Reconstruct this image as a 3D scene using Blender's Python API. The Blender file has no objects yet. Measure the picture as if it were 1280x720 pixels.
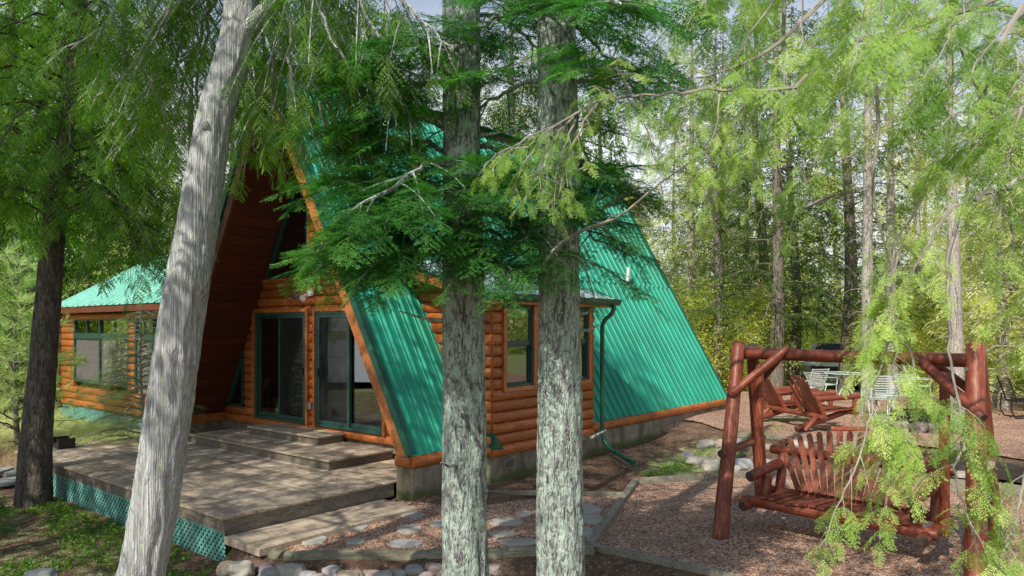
import bpy, math, random
import numpy as np
from mathutils import Vector, Matrix, noise
random.seed(7); rng = np.random.default_rng(11)
R = math.radians; PI = math.pi
S = bpy.context.scene; COL = S.collection
H = 2.37                                   # eye height over the gravel
# ------------------------------------------------------------------ helpers
def at(px, py, Y): return Vector(((px-640)/900*Y, Y, H-(py-410)/900*Y))
def gp(px, py, z=0.0):
    Y = 900*(H-z)/(py-410); return Vector(((px-640)/900*Y, Y, z))
HA = -39.4                                  # heading of the cabin
P0 = Vector((-4.93, 13.95, 0)); V_ = Vector((math.cos(R(HA)), math.sin(R(HA)), 0)); U_ = Vector((-math.sin(R(HA)), math.cos(R(HA)), 0))
def hw(s, t, z=0): return P0+V_*s+U_*t+Vector((0,0,z))
def tag(o, label=None, cat=None, group=None, kind=None):
    if label: o['label'] = label
    if cat: o['category'] = cat
    if group: o['group'] = group
    if kind: o['kind'] = kind
    return o
def empty(name, loc=(0,0,0), rz=0, label=None, cat=None, group=None):
    o = bpy.data.objects.new(name, None); COL.objects.link(o); o.location = loc; o.rotation_euler = (0,0,rz)
    o.empty_display_size = .2
    return tag(o, label, cat, group)
def copy_tree(o, parent=None):
    c = o.copy(); COL.objects.link(c)
    if parent is not None: c.parent = parent
    for ch in list(o.children): copy_tree(ch, c)
    return c
class MB:
    def __init__(s): s.v=[]; s.f=[]; s.t=[]; s.m=[]; s.uv=[]; s.tint=.5; s.mi=0
    def add(s, vs, fs, uvs=None):
        n=len(s.v); s.v += [tuple(v) for v in vs]; s.t += [s.tint]*len(vs)
        for i,f in enumerate(fs):
            s.f.append([a+n for a in f]); s.m.append(s.mi)
            s.uv += uvs[i] if uvs else [(vs[a][0]*.3+vs[a][1]*.3, vs[a][2]) for a in f]
    def box(s, x0,y0,z0,x1,y1,z1, b=0):
        if b:
            b=min(b,abs(x1-x0)/2.01,abs(y1-y0)/2.01,abs(z1-z0)/2.01)
            X=(x0,x1);Y=(y0,y1);Z=(z0,z1); vs=[];idx={}
            for i in (0,1):
                for j in (0,1):
                    for k in (0,1):
                        sx=b if i==0 else -b; sy=b if j==0 else -b; sz=b if k==0 else -b
                        for a,p in enumerate(((X[i],Y[j]+sy,Z[k]+sz),(X[i]+sx,Y[j],Z[k]+sz),(X[i]+sx,Y[j]+sy,Z[k]))):
                            idx[i,j,k,a]=len(vs); vs.append(p)
            g=lambda i,j,k,a: idx[i,j,k,a]; fs=[]
            for i in (0,1): fs.append([g(i,0,0,0),g(i,1,0,0),g(i,1,1,0),g(i,0,1,0)])
            for j in (0,1): fs.append([g(0,j,0,1),g(1,j,0,1),g(1,j,1,1),g(0,j,1,1)])
            for k in (0,1): fs.append([g(0,0,k,2),g(1,0,k,2),g(1,1,k,2),g(0,1,k,2)])
            for i in (0,1):
                for j in (0,1): fs.append([g(i,j,0,0),g(i,j,0,1),g(i,j,1,1),g(i,j,1,0)])
                for k in (0,1): fs.append([g(i,0,k,0),g(i,0,k,2),g(i,1,k,2),g(i,1,k,0)])
            for j in (0,1):
                for k in (0,1): fs.append([g(0,j,k,1),g(0,j,k,2),g(1,j,k,2),g(1,j,k,1)])
            for i in (0,1):
                for j in (0,1):
                    for k in (0,1): fs.append([g(i,j,k,0),g(i,j,k,1),g(i,j,k,2)])
            s.add(vs,fs); return
        vs=[(x0,y0,z0),(x1,y0,z0),(x1,y1,z0),(x0,y1,z0),(x0,y0,z1),(x1,y0,z1),(x1,y1,z1),(x0,y1,z1)]
        s.add(vs,[[0,3,2,1],[4,5,6,7],[0,1,5,4],[1,2,6,5],[2,3,7,6],[3,0,4,7]])
    def beam(s, p, q, w, h, up=(0,0,1)):      # rectangular bar p -> q
        p=Vector(p);q=Vector(q);d=(q-p).normalized();up=Vector(up)
        if abs(d.dot(up))>.99: up=Vector((0,1,0))
        a=d.cross(up).normalized();b=a.cross(d).normalized()
        vs=[];
        for c in (p,q):
            for i,j in ((-1,-1),(1,-1),(1,1),(-1,1)): vs.append(c+a*(i*w/2)+b*(j*h/2))
        s.add(vs,[[0,1,2,3],[7,6,5,4],[0,4,5,1],[1,5,6,2],[2,6,7,3],[3,7,4,0]])
    def tube(s, pts, rad, n=8, cap=True, wob=0, capmi=None, disp=None):
        pts=[Vector(p) for p in pts]
        if not hasattr(rad,'__len__'): rad=[rad]*len(pts)
        d0=(pts[1]-pts[0]).normalized(); up=Vector((0,0,1)) if abs(d0.z)<.9 else Vector((0,1,0))
        a=d0.cross(up).normalized(); vs=[];fs=[];uv=[]; L=0; Ls=[]
        for i,p in enumerate(pts):
            if i: L+=(p-pts[i-1]).length
            Ls.append(L)
            d=((pts[min(i+1,len(pts)-1)]-pts[max(i-1,0)])).normalized()
            a=(a-d*a.dot(d)).normalized(); b=d.cross(a)
            for k in range(n):
                th=2*PI*k/n; r=rad[i]
                if wob: r*=1+wob*noise.noise(Vector((math.cos(th)*1.3,math.sin(th)*1.3,L*4+len(s.v)*.13)))
                if disp: r+=disp(th,L,r)
                vs.append(p+a*(math.cos(th)*r)+b*(math.sin(th)*r))
        for i in range(len(pts)-1):
            for k in range(n):
                k2=(k+1)%n; fs.append([i*n+k,i*n+k2,(i+1)*n+k2,(i+1)*n+k])
                r=rad[i]*2*PI/n; uv.append([(k*r,Ls[i]),((k+1)*r,Ls[i]),((k+1)*r,Ls[i+1]),(k*r,Ls[i+1])])
        s.add(vs,fs,sum([[x] for x in uv],[]))
        if cap:
            o=len(s.v)-len(vs); m=s.mi
            if capmi is not None: s.mi=capmi
            s.add([vs[k] for k in range(n)],[list(range(n-1,-1,-1))]); s.add([vs[len(vs)-n+k] for k in range(n)],[list(range(n))])
            s.mi=m
    def log(s, p, q, r, n=14, taper=0, seg=.12, capmi=1, sink=.0):
        p=Vector(p);q=Vector(q);L=(q-p).length;k=max(3,int(L/seg)); ph=random.random()*50
        e=.012
        fr=[0]+[e/L]+[i/k for i in range(1,k)]+[1-e/L]+[1]
        pts=[];rad=[]
        for f in fr:
            c=p.lerp(q,f); o=r*.09
            c=c+Vector((noise.noise(Vector((ph,f*L*1.2,0))),noise.noise(Vector((ph,f*L*1.2,9))),noise.noise(Vector((ph,f*L*1.2,19)))))*o
            rr=r*(1-taper*f)*(1+.05*noise.noise(Vector((ph,f*L*5,3))))
            if f in (0,1): rr*=.86
            pts.append(c);rad.append(rr)
        s.tint=random.random()
        s.tube(pts,rad,n,wob=.07,capmi=capmi)
    def build(s, name, mats, parent=None, smooth=False, loc=None, rz=None):
        me=bpy.data.meshes.new(name); me.from_pydata(s.v,[],s.f)
        if not isinstance(mats,(list,tuple)): mats=[mats]
        for m in mats: me.materials.append(m)
        me.polygons.foreach_set('material_index',[min(i,len(mats)-1) for i in s.m])
        me.polygons.foreach_set('use_smooth',[smooth]*len(s.f))
        uvl=me.uv_layers.new(name='UVMap'); uvl.data.foreach_set('uv',np.array(s.uv,dtype=np.float32).ravel())
        at_=me.attributes.new('tint','FLOAT','POINT'); at_.data.foreach_set('value',np.array(s.t,dtype=np.float32))
        me.update()
        if smooth and smooth!='all': me.set_sharp_from_angle(angle=R(50))
        o=bpy.data.objects.new(name,me); COL.objects.link(o)
        if parent is not None: o.parent=parent
        if loc is not None: o.location=loc
        if rz is not None: o.rotation_euler=(0,0,rz)
        return o
def npmesh(name, Vv, Ff, tint, mat, parent=None):
    me=bpy.data.meshes.new(name); nv=len(Vv); nf=len(Ff); k=Ff.shape[1]
    me.vertices.add(nv); me.vertices.foreach_set('co',Vv.astype(np.float32).ravel())
    me.loops.add(nf*k); me.loops.foreach_set('vertex_index',Ff.astype(np.int32).ravel())
    me.polygons.add(nf); me.polygons.foreach_set('loop_start',np.arange(0,nf*k,k,dtype=np.int32)); me.polygons.foreach_set('loop_total',np.full(nf,k,dtype=np.int32))
    a=me.attributes.new('tint','FLOAT','POINT'); a.data.foreach_set('value',tint.astype(np.float32))
    me.materials.append(mat); me.update(calc_edges=True)
    o=bpy.data.objects.new(name,me); COL.objects.link(o)
    if parent is not None: o.parent=parent
    return o
# ------------------------------------------------------------------ materials
class NT:
    def __init__(s,name):
        s.m=bpy.data.materials.new(name); s.m.use_nodes=True; s.t=s.m.node_tree; s.t.nodes.clear(); s.out=s.n('ShaderNodeOutputMaterial')
    def n(s,ty,**kw):
        o=s.t.nodes.new(ty)
        for k,v in kw.items():
            if hasattr(o,k): setattr(o,k,v)
            else: o.inputs[k.replace('_',' ')].default_value=v
        return o
    def l(s,a,b): s.t.links.new(a,b)
    def coord(s,kind='Object',scale=(1,1,1),rot=(0,0,0)):
        c=s.n('ShaderNodeTexCoord'); m=s.n('ShaderNodeMapping'); m.inputs['Scale'].default_value=scale; m.inputs['Rotation'].default_value=rot
        s.l(c.outputs[kind],m.inputs['Vector']); return m.outputs[0]
    def noise(s,vec,scale,detail=4,rough=.55,dist=0):
        o=s.n('ShaderNodeTexNoise'); o.inputs['Scale'].default_value=scale; o.inputs['Detail'].default_value=detail; o.inputs['Roughness'].default_value=rough; o.inputs['Distortion'].default_value=dist
        if vec is not None: s.l(vec,o.inputs['Vector'])
        return o.outputs['Fac']
    def vor(s,vec,scale,feat='F1',out='Distance',rand=1):
        o=s.n('ShaderNodeTexVoronoi',feature=feat); o.inputs['Scale'].default_value=scale; o.inputs['Randomness'].default_value=rand
        s.l(vec,o.inputs['Vector']); return o.outputs[out]
    def ramp(s,fac,stops,interp='LINEAR'):
        o=s.n('ShaderNodeValToRGB'); o.color_ramp.interpolation=interp; e=o.color_ramp.elements
        while len(e)<len(stops): e.new(.5)
        for i,(p,c) in enumerate(stops):
            e[i].position=p; e[i].color=(*c,1) if hasattr(c,'__len__') else (c,c,c,1)
        s.l(fac,o.inputs[0]); return o.outputs[0]
    def mix(s,fac,a,b,bt='MIX'):
        o=s.n('ShaderNodeMix',data_type='RGBA',blend_type=bt)
        for sock,v in ((o.inputs[0],fac),(o.inputs[6],a),(o.inputs[7],b)):
            if isinstance(v,(int,float)): sock.default_value=v
            elif hasattr(v,'__len__'): sock.default_value=(*v,1)
            else: s.l(v,sock)
        return o.outputs[2]
    def math(s,op,a,b=0):
        o=s.n('ShaderNodeMath',operation=op)
        for i,v in enumerate((a,b)):
            if isinstance(v,(int,float)): o.inputs[i].default_value=v
            else: s.l(v,o.inputs[i])
        return o.outputs[0]
    def attr(s,name='tint',out='Fac'):
        o=s.n('ShaderNodeAttribute'); o.attribute_name=name; return o.outputs[out]
    def bump(s,h,strength=.5,dist=.02):
        o=s.n('ShaderNodeBump'); o.inputs['Strength'].default_value=strength; o.inputs['Distance'].default_value=dist; s.l(h,o.inputs['Height']); return o.outputs[0]
    def pbr(s,col,rough=.7,metal=0,normal=None,spec=.5,coat=0):
        o=s.n('ShaderNodeBsdfPrincipled')
        for sock,v in ((o.inputs['Base Color'],col),(o.inputs['Roughness'],rough)):
            if isinstance(v,(int,float)): sock.default_value=v
            elif hasattr(v,'__len__'): sock.default_value=(*v,1)
            else: s.l(v,sock)
        o.inputs['Metallic'].default_value=metal; o.inputs['Specular IOR Level'].default_value=spec; o.inputs['Coat Weight'].default_value=coat
        if normal is not None: s.l(normal,o.inputs['Normal'])
        return o.outputs[0]
    def end(s,sh): s.l(sh,s.out.inputs[0]); return s.m
def simple(name,col,rough=.6,metal=0,var=.25,scale=8,bump=.1,spec=.5):
    t=NT(name); c=t.coord(); n=t.noise(c,scale,5)
    cc=t.mix(t.ramp(n,[(.3,0),(.7,1)]),tuple(x*(1-var) for x in col),tuple(min(1,x*(1+var)) for x in col))
    return t.end(t.pbr(cc,rough,metal,t.bump(t.noise(c,scale*8,3),bump,.005),spec))
M={}
def wood(name,dark,mid,light,sc=(2,2,22),kind='Object',rough=.45,coat=0,knots=True):
    t=NT(name); c=t.coord(kind,sc); n=t.noise(c,2.2,6,.6,.6); tn=t.attr()
    col=t.ramp(n,[(.25,dark),(.5,mid),(.78,light)])
    col=t.mix(t.math('MULTIPLY',t.math('SUBTRACT',1,tn),.75),col,tuple(x*.55 for x in mid))
    c2=t.coord(kind); big=t.noise(c2,1.7,3); col=t.mix(t.ramp(big,[(.42,0),(.7,.55)]),col,tuple(x*.45 for x in mid))
    if knots:
        k=t.vor(t.coord(kind,(sc[0]*1.2,sc[1]*1.2,max(sc)*.22)) ,1.1); col=t.mix(t.ramp(k,[(.05,.85),(.13,0)]),col,tuple(x*.5 for x in dark))
    cr=t.ramp(t.noise(t.coord(kind,tuple(x*1.6 for x in sc)),4,3,.5),[(.36,1),(.41,0)])
    col=t.mix(t.math('MULTIPLY',cr,.8),col,tuple(x*.3 for x in dark))
    return t.end(t.pbr(col,t.ramp(n,[(.2,rough+.15),(.8,rough-.08)]),0,t.bump(n,.35,.008),.45,coat))
M['log']=wood('log_siding',(.22,.05,.012),(.54,.155,.03),(.76,.28,.075),coat=.12)
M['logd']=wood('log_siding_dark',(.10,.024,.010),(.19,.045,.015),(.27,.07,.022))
M['trim']=wood('trim_wood',(.30,.09,.025),(.54,.19,.055),(.70,.31,.11),sc=(9,9,9))
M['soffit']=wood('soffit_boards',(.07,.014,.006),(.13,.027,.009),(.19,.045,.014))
M['swing']=wood('swing_log',(.10,.018,.010),(.28,.062,.030),(.58,.22,.11),sc=(22,2.2,1),kind='UV',rough=.42,coat=.1)
M['slat']=wood('swing_slat',(.15,.035,.02),(.32,.09,.05),(.50,.19,.10),sc=(14,14,1.5))
M['logend']=simple('log_end',(.075,.055,.045),.85,var=.4,scale=25)
M['logpale']=simple('log_end_pale',(.38,.33,.26),.8,scale=25)
def deckmat():
    t=NT('deck_boards'); tn=t.attr(); c=t.coord('Object',(3,22,22)); n=t.noise(c,2,6,.65,.4)
    col=t.ramp(n,[(.25,(.28,.21,.15)),(.55,(.56,.45,.34)),(.8,(.78,.67,.53))])
    col=t.mix(t.math('MULTIPLY',tn,.6),col,(.15,.115,.085))
    st=t.noise(t.coord(),1.6,4,.6); col=t.mix(t.ramp(st,[(.5,0),(.72,.6)]),col,(.12,.12,.075))
    return t.end(t.pbr(col,.8,0,t.bump(n,.3,.004),.25))
M['deck']=deckmat()
M['fascia']=wood('weathered_board',(.10,.085,.07),(.20,.17,.13),(.30,.26,.20),sc=(3,3,20),rough=.8,knots=False)
M['timber']=wood('landscape_timber',(.16,.15,.10),(.28,.26,.18),(.42,.39,.28),sc=(2,14,14),rough=.85,knots=False)
M['edging']=wood('edging_board',(.20,.18,.13),(.34,.31,.24),(.48,.45,.36),sc=(8,8,8),rough=.85,knots=False)
M['darktimber']=wood('dark_timber',(.03,.025,.022),(.06,.052,.045),(.11,.10,.09),sc=(3,3,20),rough=.85,knots=False)
def roofmat(name,a,b,rough=.46):
    t=NT(name); c=t.coord(); n=t.noise(c,1.2,5,.6); d=t.noise(t.coord('Object',(1,6,1)),3,4)
    col=t.mix(t.ramp(n,[(.35,0),(.7,1)]),a,b); col=t.mix(t.ramp(d,[(.5,0),(.8,.45)]),col,(.10,.16,.13)); d2=t.noise(t.coord('Object',(.5,9,.5)),2.5,5,.7); col=t.mix(t.ramp(d2,[(.5,0),(.7,.4)]),col,tuple(x*.5 for x in a))
    return t.end(t.pbr(col,t.ramp(n,[(.3,rough-.08),(.7,rough+.12)]),.05,t.bump(t.noise(c,3,2),.05,.01),.42))
M['roof']=roofmat('green_metal_roof',(.006,.27,.165),(.02,.41,.27))
M['roof2']=roofmat('pale_green_metal_roof',(.22,.60,.46),(.34,.72,.60),.28)
M['green']=simple('green_trim_paint',(.012,.10,.062),.35,var=.2)
M['frame']=simple('dark_green_frame',(.018,.062,.05),.4,var=.2)
M['lattice']=simple('teal_lattice',(.13,.35,.30),.6,var=.35,scale=5)
M['white']=simple('white_plastic',(.75,.75,.72),.4,var=.08)
M['black']=simple('black_plastic',(.012,.012,.013),.4)
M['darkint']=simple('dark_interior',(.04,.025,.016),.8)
M['tan']=simple('interior_wall',(.32,.18,.09),.8)
M['metalg']=simple('grey_metal',(.30,.31,.32),.35,.7)
M['red']=simple('red_plastic',(.5,.03,.02),.4)
M['lampshade']=simple('lamp_shade_fabric',(.6,.57,.5),.8)
def conc():
    t=NT('concrete'); c=t.coord(); n=t.noise(c,6,7,.65); st=t.noise(t.coord('Object',(2,2,.6)),2.2,5)
    col=t.ramp(n,[(.3,(.16,.14,.10)),(.6,(.30,.265,.20)),(.8,(.38,.34,.26))]); col=t.mix(t.ramp(st,[(.5,0),(.65,.7)]),col,(.10,.085,.05))
    z=t.n('ShaderNodeSeparateXYZ'); tc=t.n('ShaderNodeTexCoord'); t.l(tc.outputs['Object'],z.inputs[0])
    zz=t.math('ADD',z.outputs[2],t.math('MULTIPLY',t.noise(c,4,4),.22)); col=t.mix(t.ramp(zz,[(.27,.8),(.36,0)]),col,(.07,.10,.02))
    return t.end(t.pbr(col,.9,0,t.bump(t.noise(c,40,5,.7),.5,.01),.2))
M['conc']=conc()
def glass(name,tint=(.75,.8,.8),refl=.12,dark=.0):
    t=NT(name); fr=t.n('ShaderNodeFresnel'); fr.inputs[0].default_value=1.5
    g=t.n('ShaderNodeBsdfGlossy'); g.inputs['Roughness'].default_value=.015; g.inputs['Color'].default_value=(.95,.95,.95,1)
    tr=t.n('ShaderNodeBsdfTransparent'); tr.inputs[0].default_value=(*tint,1)
    f=t.math('ADD',t.math('MULTIPLY',fr.outputs[0],1.6),refl)
    w=t.n('ShaderNodeBump'); w.inputs['Strength'].default_value=.04; w.inputs['Distance'].default_value=.02; t.l(t.noise(t.coord(),1.5,2),w.inputs['Height']); t.l(w.outputs[0],g.inputs['Normal'])
    mx=t.n('ShaderNodeMixShader'); t.l(f,mx.inputs[0]); t.l(tr.outputs[0],mx.inputs[1]); t.l(g.outputs[0],mx.inputs[2]); return t.end(mx.outputs[0])
M['glass']=glass('window_glass',(.55,.58,.56),.16)
M['glassl']=glass('clear_glass',(.9,.92,.9),.04)
def screen():
    t=NT('insect_screen'); d=t.n('ShaderNodeBsdfDiffuse'); d.inputs[0].default_value=(.035,.037,.038,1); tr=t.n('ShaderNodeBsdfTransparent')
    mx=t.n('ShaderNodeMixShader'); mx.inputs[0].default_value=.6; t.l(tr.outputs[0],mx.inputs[1]); t.l(d.outputs[0],mx.inputs[2]); return t.end(mx.outputs[0])
M['screen']=screen()
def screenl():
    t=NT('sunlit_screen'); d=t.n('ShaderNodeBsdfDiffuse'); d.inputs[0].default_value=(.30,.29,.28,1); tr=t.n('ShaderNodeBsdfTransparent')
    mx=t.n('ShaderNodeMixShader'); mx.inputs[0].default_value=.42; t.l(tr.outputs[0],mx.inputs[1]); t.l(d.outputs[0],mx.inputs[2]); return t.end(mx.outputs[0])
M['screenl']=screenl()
def bark(name,deep,mid,light,lich=None,la=.5,sc=(7,7,1.6),vz=2):
    t=NT(name); c=t.coord('Object',sc); n=t.noise(c,3.2,8,.68,.8); v=t.vor(t.coord('Object',(sc[0]*2.2,sc[1]*2.2,sc[2]*vz)),2.2,'DISTANCE_TO_EDGE')
    col=t.ramp(n,[(.30,deep),(.48,mid),(.68,light)])
    col=t.mix(t.ramp(v,[(0,.75),(.12,0)]),col,deep)
    hgt=t.math('ADD',n,t.math('MULTIPLY',t.ramp(v,[(0,0),(.2,1)]),.25))
    if lich:
        c2=t.coord(); ln=t.noise(t.coord('Object',(1,1,.5)),24,6,.8,.3); fine=t.noise(c2,60,4,.6)
        mm=t.math('ADD',ln,t.math('MULTIPLY',fine,.28)); mm=t.ramp(mm,[(la+.12,0),(la+.16,1)])
        lc=t.ramp(t.noise(c2,14,3),[(.35,tuple(x*.75 for x in lich)),(.65,lich)])
        col=t.mix(t.math('MULTIPLY',mm,.9),col,lc)
    fis=t.ramp(t.noise(t.coord('Object',(sc[0]*1.7,sc[1]*1.7,sc[2]*.9)),2.6,4,.6,.6),[(.36,1),(.44,0)]); col=t.mix(t.math('MULTIPLY',fis,.75),col,deep)
    return t.end(t.pbr(col,.92,0,t.bump(hgt,.9,.025),.15))
M['bark_lichen']=bark('lichen_bark',(.06,.056,.055),(.30,.295,.295),(.50,.51,.52),(.56,.70,.60),.49,sc=(10,10,2.6))
M['bark_cedar']=bark('cedar_bark',(.26,.23,.22),(.62,.63,.65),(.82,.85,.90),(.55,.66,.48),.56,sc=(15,15,.55),vz=.5)
M['bark_dark']=bark('dark_bark',(.04,.033,.028),(.13,.11,.095),(.23,.20,.175),(.22,.25,.18),.66)
M['bark_mid']=bark('grey_bark',(.06,.05,.04),(.22,.19,.16),(.40,.36,.31),(.40,.44,.34),.6)
M['bark_pale']=bark('pale_bark',(.20,.17,.14),(.50,.46,.40),(.70,.66,.58),None)
M['twig']=simple('twig_wood',(.30,.265,.235),.9,var=.5,scale=6)
M_=0
def leaf(name,a,b,c=None,trans=.42,hue=0):
    t=NT(name); tn=t.attr(); big=t.noise(t.coord('Object'),.9,3)
    f=t.math('ADD',t.math('MULTIPLY',tn,.75),t.math('MULTIPLY',t.math('SUBTRACT',big,.5),.9))
    col=t.ramp(f,[(.05,a),(.55,b),(.95,c or b)])
    p=t.pbr(col,.55,0,None,.25)
    tr=t.n('ShaderNodeBsdfTranslucent'); hs=t.n('ShaderNodeHueSaturation'); hs.inputs['Value'].default_value=1.5; hs.inputs['Saturation'].default_value=1.15; t.l(col,hs.inputs['Color']); t.l(hs.outputs[0],tr.inputs[0])
    mx=t.n('ShaderNodeMixShader'); mx.inputs[0].default_value=trans; t.l(p,mx.inputs[1]); t.l(tr.outputs[0],mx.inputs[2]); return t.end(mx.outputs[0])
M['hemdark']=leaf('dark_hemlock_needles',(.04,.14,.035),(.11,.32,.06),(.28,.56,.11))
M['cedar']=leaf('cedar_scale_leaves',(.06,.15,.02),(.19,.38,.05),(.50,.68,.14))
M['hembright']=leaf('bright_hemlock_needles',(.14,.28,.05),(.40,.58,.14),(.80,.86,.34))
M['fir']=leaf('fir_needles',(.03,.07,.02),(.12,.20,.045),(.42,.50,.16))
M['sunny']=leaf('sunlit_needles',(.26,.32,.09),(.64,.68,.28),(.90,.88,.58))
M['broad']=leaf('broad_leaves',(.36,.42,.08),(.70,.74,.24),(.90,.90,.50),trans=.5)
M['pine']=leaf('soft_pine_needles',(.24,.34,.12),(.50,.62,.26),(.72,.80,.45))
M['cover']=leaf('ground_cover_leaves',(.05,.13,.02),(.15,.32,.04),(.36,.58,.10))
# ------------------------------------------------------------------ camera, world, sun
cam=bpy.data.cameras.new('camera'); co=bpy.data.objects.new('camera',cam); COL.objects.link(co)
co.location=(0,0,H); co.rotation_euler=(R(90),0,0); cam.lens=36*900/1280; cam.shift_y=50/1280; cam.clip_end=3000; cam.clip_start=.05; S.camera=co
w=bpy.data.worlds.new('World'); S.world=w; w.use_nodes=True; nt=w.node_tree; bg=nt.nodes['Background']
sky=nt.nodes.new('ShaderNodeTexSky'); sky.sky_type='NISHITA'; sky.sun_disc=False; sky.air_density=1.0; sky.dust_density=.7; sky.ozone_density=1.2
SUN_EL=45; sd=-U_+V_*(.16); az=math.atan2(sd.x,sd.y)      # azimuth from +Y towards +X
sky.sun_elevation=R(SUN_EL); sky.sun_rotation=az
bg.inputs[1].default_value=.15
tc=nt.nodes.new('ShaderNodeTexCoord'); mp=nt.nodes.new('ShaderNodeMapping'); mp.inputs['Scale'].default_value=(1,1,2.2); nz=nt.nodes.new('ShaderNodeTexNoise'); nz.inputs['Scale'].default_value=2.2; nz.inputs['Detail'].default_value=7; nz.inputs['Roughness'].default_value=.6
cr=nt.nodes.new('ShaderNodeValToRGB'); cr.color_ramp.elements[0].position=.30; cr.color_ramp.elements[0].color=(.36,.36,.36,1); cr.color_ramp.elements[1].position=.58; cr.color_ramp.elements[1].color=(.95,.95,.95,1)
mx=nt.nodes.new('ShaderNodeMix'); mx.data_type='RGBA'; mx.inputs[7].default_value=(7.6,7.6,7.6,1)
nt.links.new(tc.outputs['Generated'],mp.inputs[0]); nt.links.new(mp.outputs[0],nz.inputs['Vector']); nt.links.new(nz.outputs['Fac'],cr.inputs[0]); sx=nt.nodes.new('ShaderNodeSeparateXYZ'); nt.links.new(tc.outputs['Generated'],sx.inputs[0]); r2=nt.nodes.new('ShaderNodeValToRGB'); r2.color_ramp.elements[0].position=.22; r2.color_ramp.elements[0].color=(1,1,1,1); r2.color_ramp.elements[1].position=.48; r2.color_ramp.elements[1].color=(.06,.06,.06,1); nt.links.new(sx.outputs[2],r2.inputs[0])
ml=nt.nodes.new('ShaderNodeMath'); ml.operation='MULTIPLY'; nt.links.new(cr.outputs[0],ml.inputs[0]); nt.links.new(r2.outputs[0],ml.inputs[1]); nt.links.new(ml.outputs[0],mx.inputs[0]); nt.links.new(sky.outputs[0],mx.inputs[6]); nt.links.new(mx.outputs[2],bg.inputs[0])
su=bpy.data.lights.new('sun','SUN'); su.energy=5.0; su.angle=R(.5); su.color=(1,.945,.83); so=bpy.data.objects.new('sun',su); COL.objects.link(so)
sv=Vector((math.sin(az)*math.cos(R(SUN_EL)),math.cos(az)*math.cos(R(SUN_EL)),math.sin(R(SUN_EL))))
so.rotation_euler=sv.to_track_quat('Z','Y').to_euler(); so.location=sv*60
S.view_settings.view_transform='Standard'; S.view_settings.look='None'; S.view_settings.exposure=0
cy=S.cycles; cy.max_bounces=7; cy.diffuse_bounces=4; cy.glossy_bounces=3; cy.transmission_bounces=4; cy.transparent_max_bounces=10; cy.use_denoising=True; cy.sample_clamp_indirect=6
S.render.use_persistent_data=False
# ------------------------------------------------------------------ terrain
LOW=[(-3.0,7.75),(-2.7,7.5),(-2.35,7.3),(-.5,7.36),(.85,7.5),(1.83,6.72),(3.4,5.3),(9,1),(30,-12)]
def sd_line(x,y,pts):                       # signed distance, + on the left of the polyline
    best=np.full(np.shape(x),1e9); sg=np.ones(np.shape(x))
    for (x0,y0),(x1,y1) in zip(pts[:-1],pts[1:]):
        dx,dy=x1-x0,y1-y0; L2=dx*dx+dy*dy; f=np.clip(((x-x0)*dx+(y-y0)*dy)/L2,0,1)
        d=np.hypot(x-x0-f*dx,y-y0-f*dy); s_=np.sign(dx*(y-y0)-dy*(x-x0)); m=d<best-1e-6
        best=np.where(m,d,best); sg=np.where(m,s_,sg)
    return best*sg
def ss(a,b,x): t=np.clip((x-a)/(b-a),0,1); return t*t*(3-2*t)
DK=[tuple(hw(-30,-3.1)[:2]),tuple(hw(5.0,-3.1)[:2])]
TER=[(-3,40),(2.9,20),(4.2,14.2),(4.9,12.75),(6.6,12.5),(7.3,11.6),(9.5,7.2),(12,0)]
def hgt(x,y):
    x=np.asarray(x,float); y=np.asarray(y,float)
    left=DK+[tuple(p) for p in LOW]
    d=sd_line(x,y,left)                     # + behind the edging
    z=(-.14-.08*ss(-2.6,-3.3,x))*(1-ss(-.2,.0,d))
    s=(x-P0.x)*V_.x+(y-P0.y)*V_.y; t=(x-P0.x)*U_.x+(y-P0.y)*U_.y
    z=z+ss(-3.4,-1,t)*ss(-1,-2.5,s)*.12
    z=z+.10*ss(1.0,.1,np.abs(s-5.6)-.2)*ss(-1.6,-.8,t)*ss(12,8,t)
    tr=sd_line(x,y,TER); wy=ss(12.3,13.2,y); z=z+.3*(ss(-.05,.12,tr)*(1-wy)+ss(-1.6,.5,tr)*wy)*(t>-8)
    z=z-.9*ss(-22,-26,x)*ss(24,21,y)-ss(22,38,np.hypot(x,y))*.55+ss(45,160,np.hypot(x,y))*1.5
    return z
def h1(x,y): return float(hgt(x,y))
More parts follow.
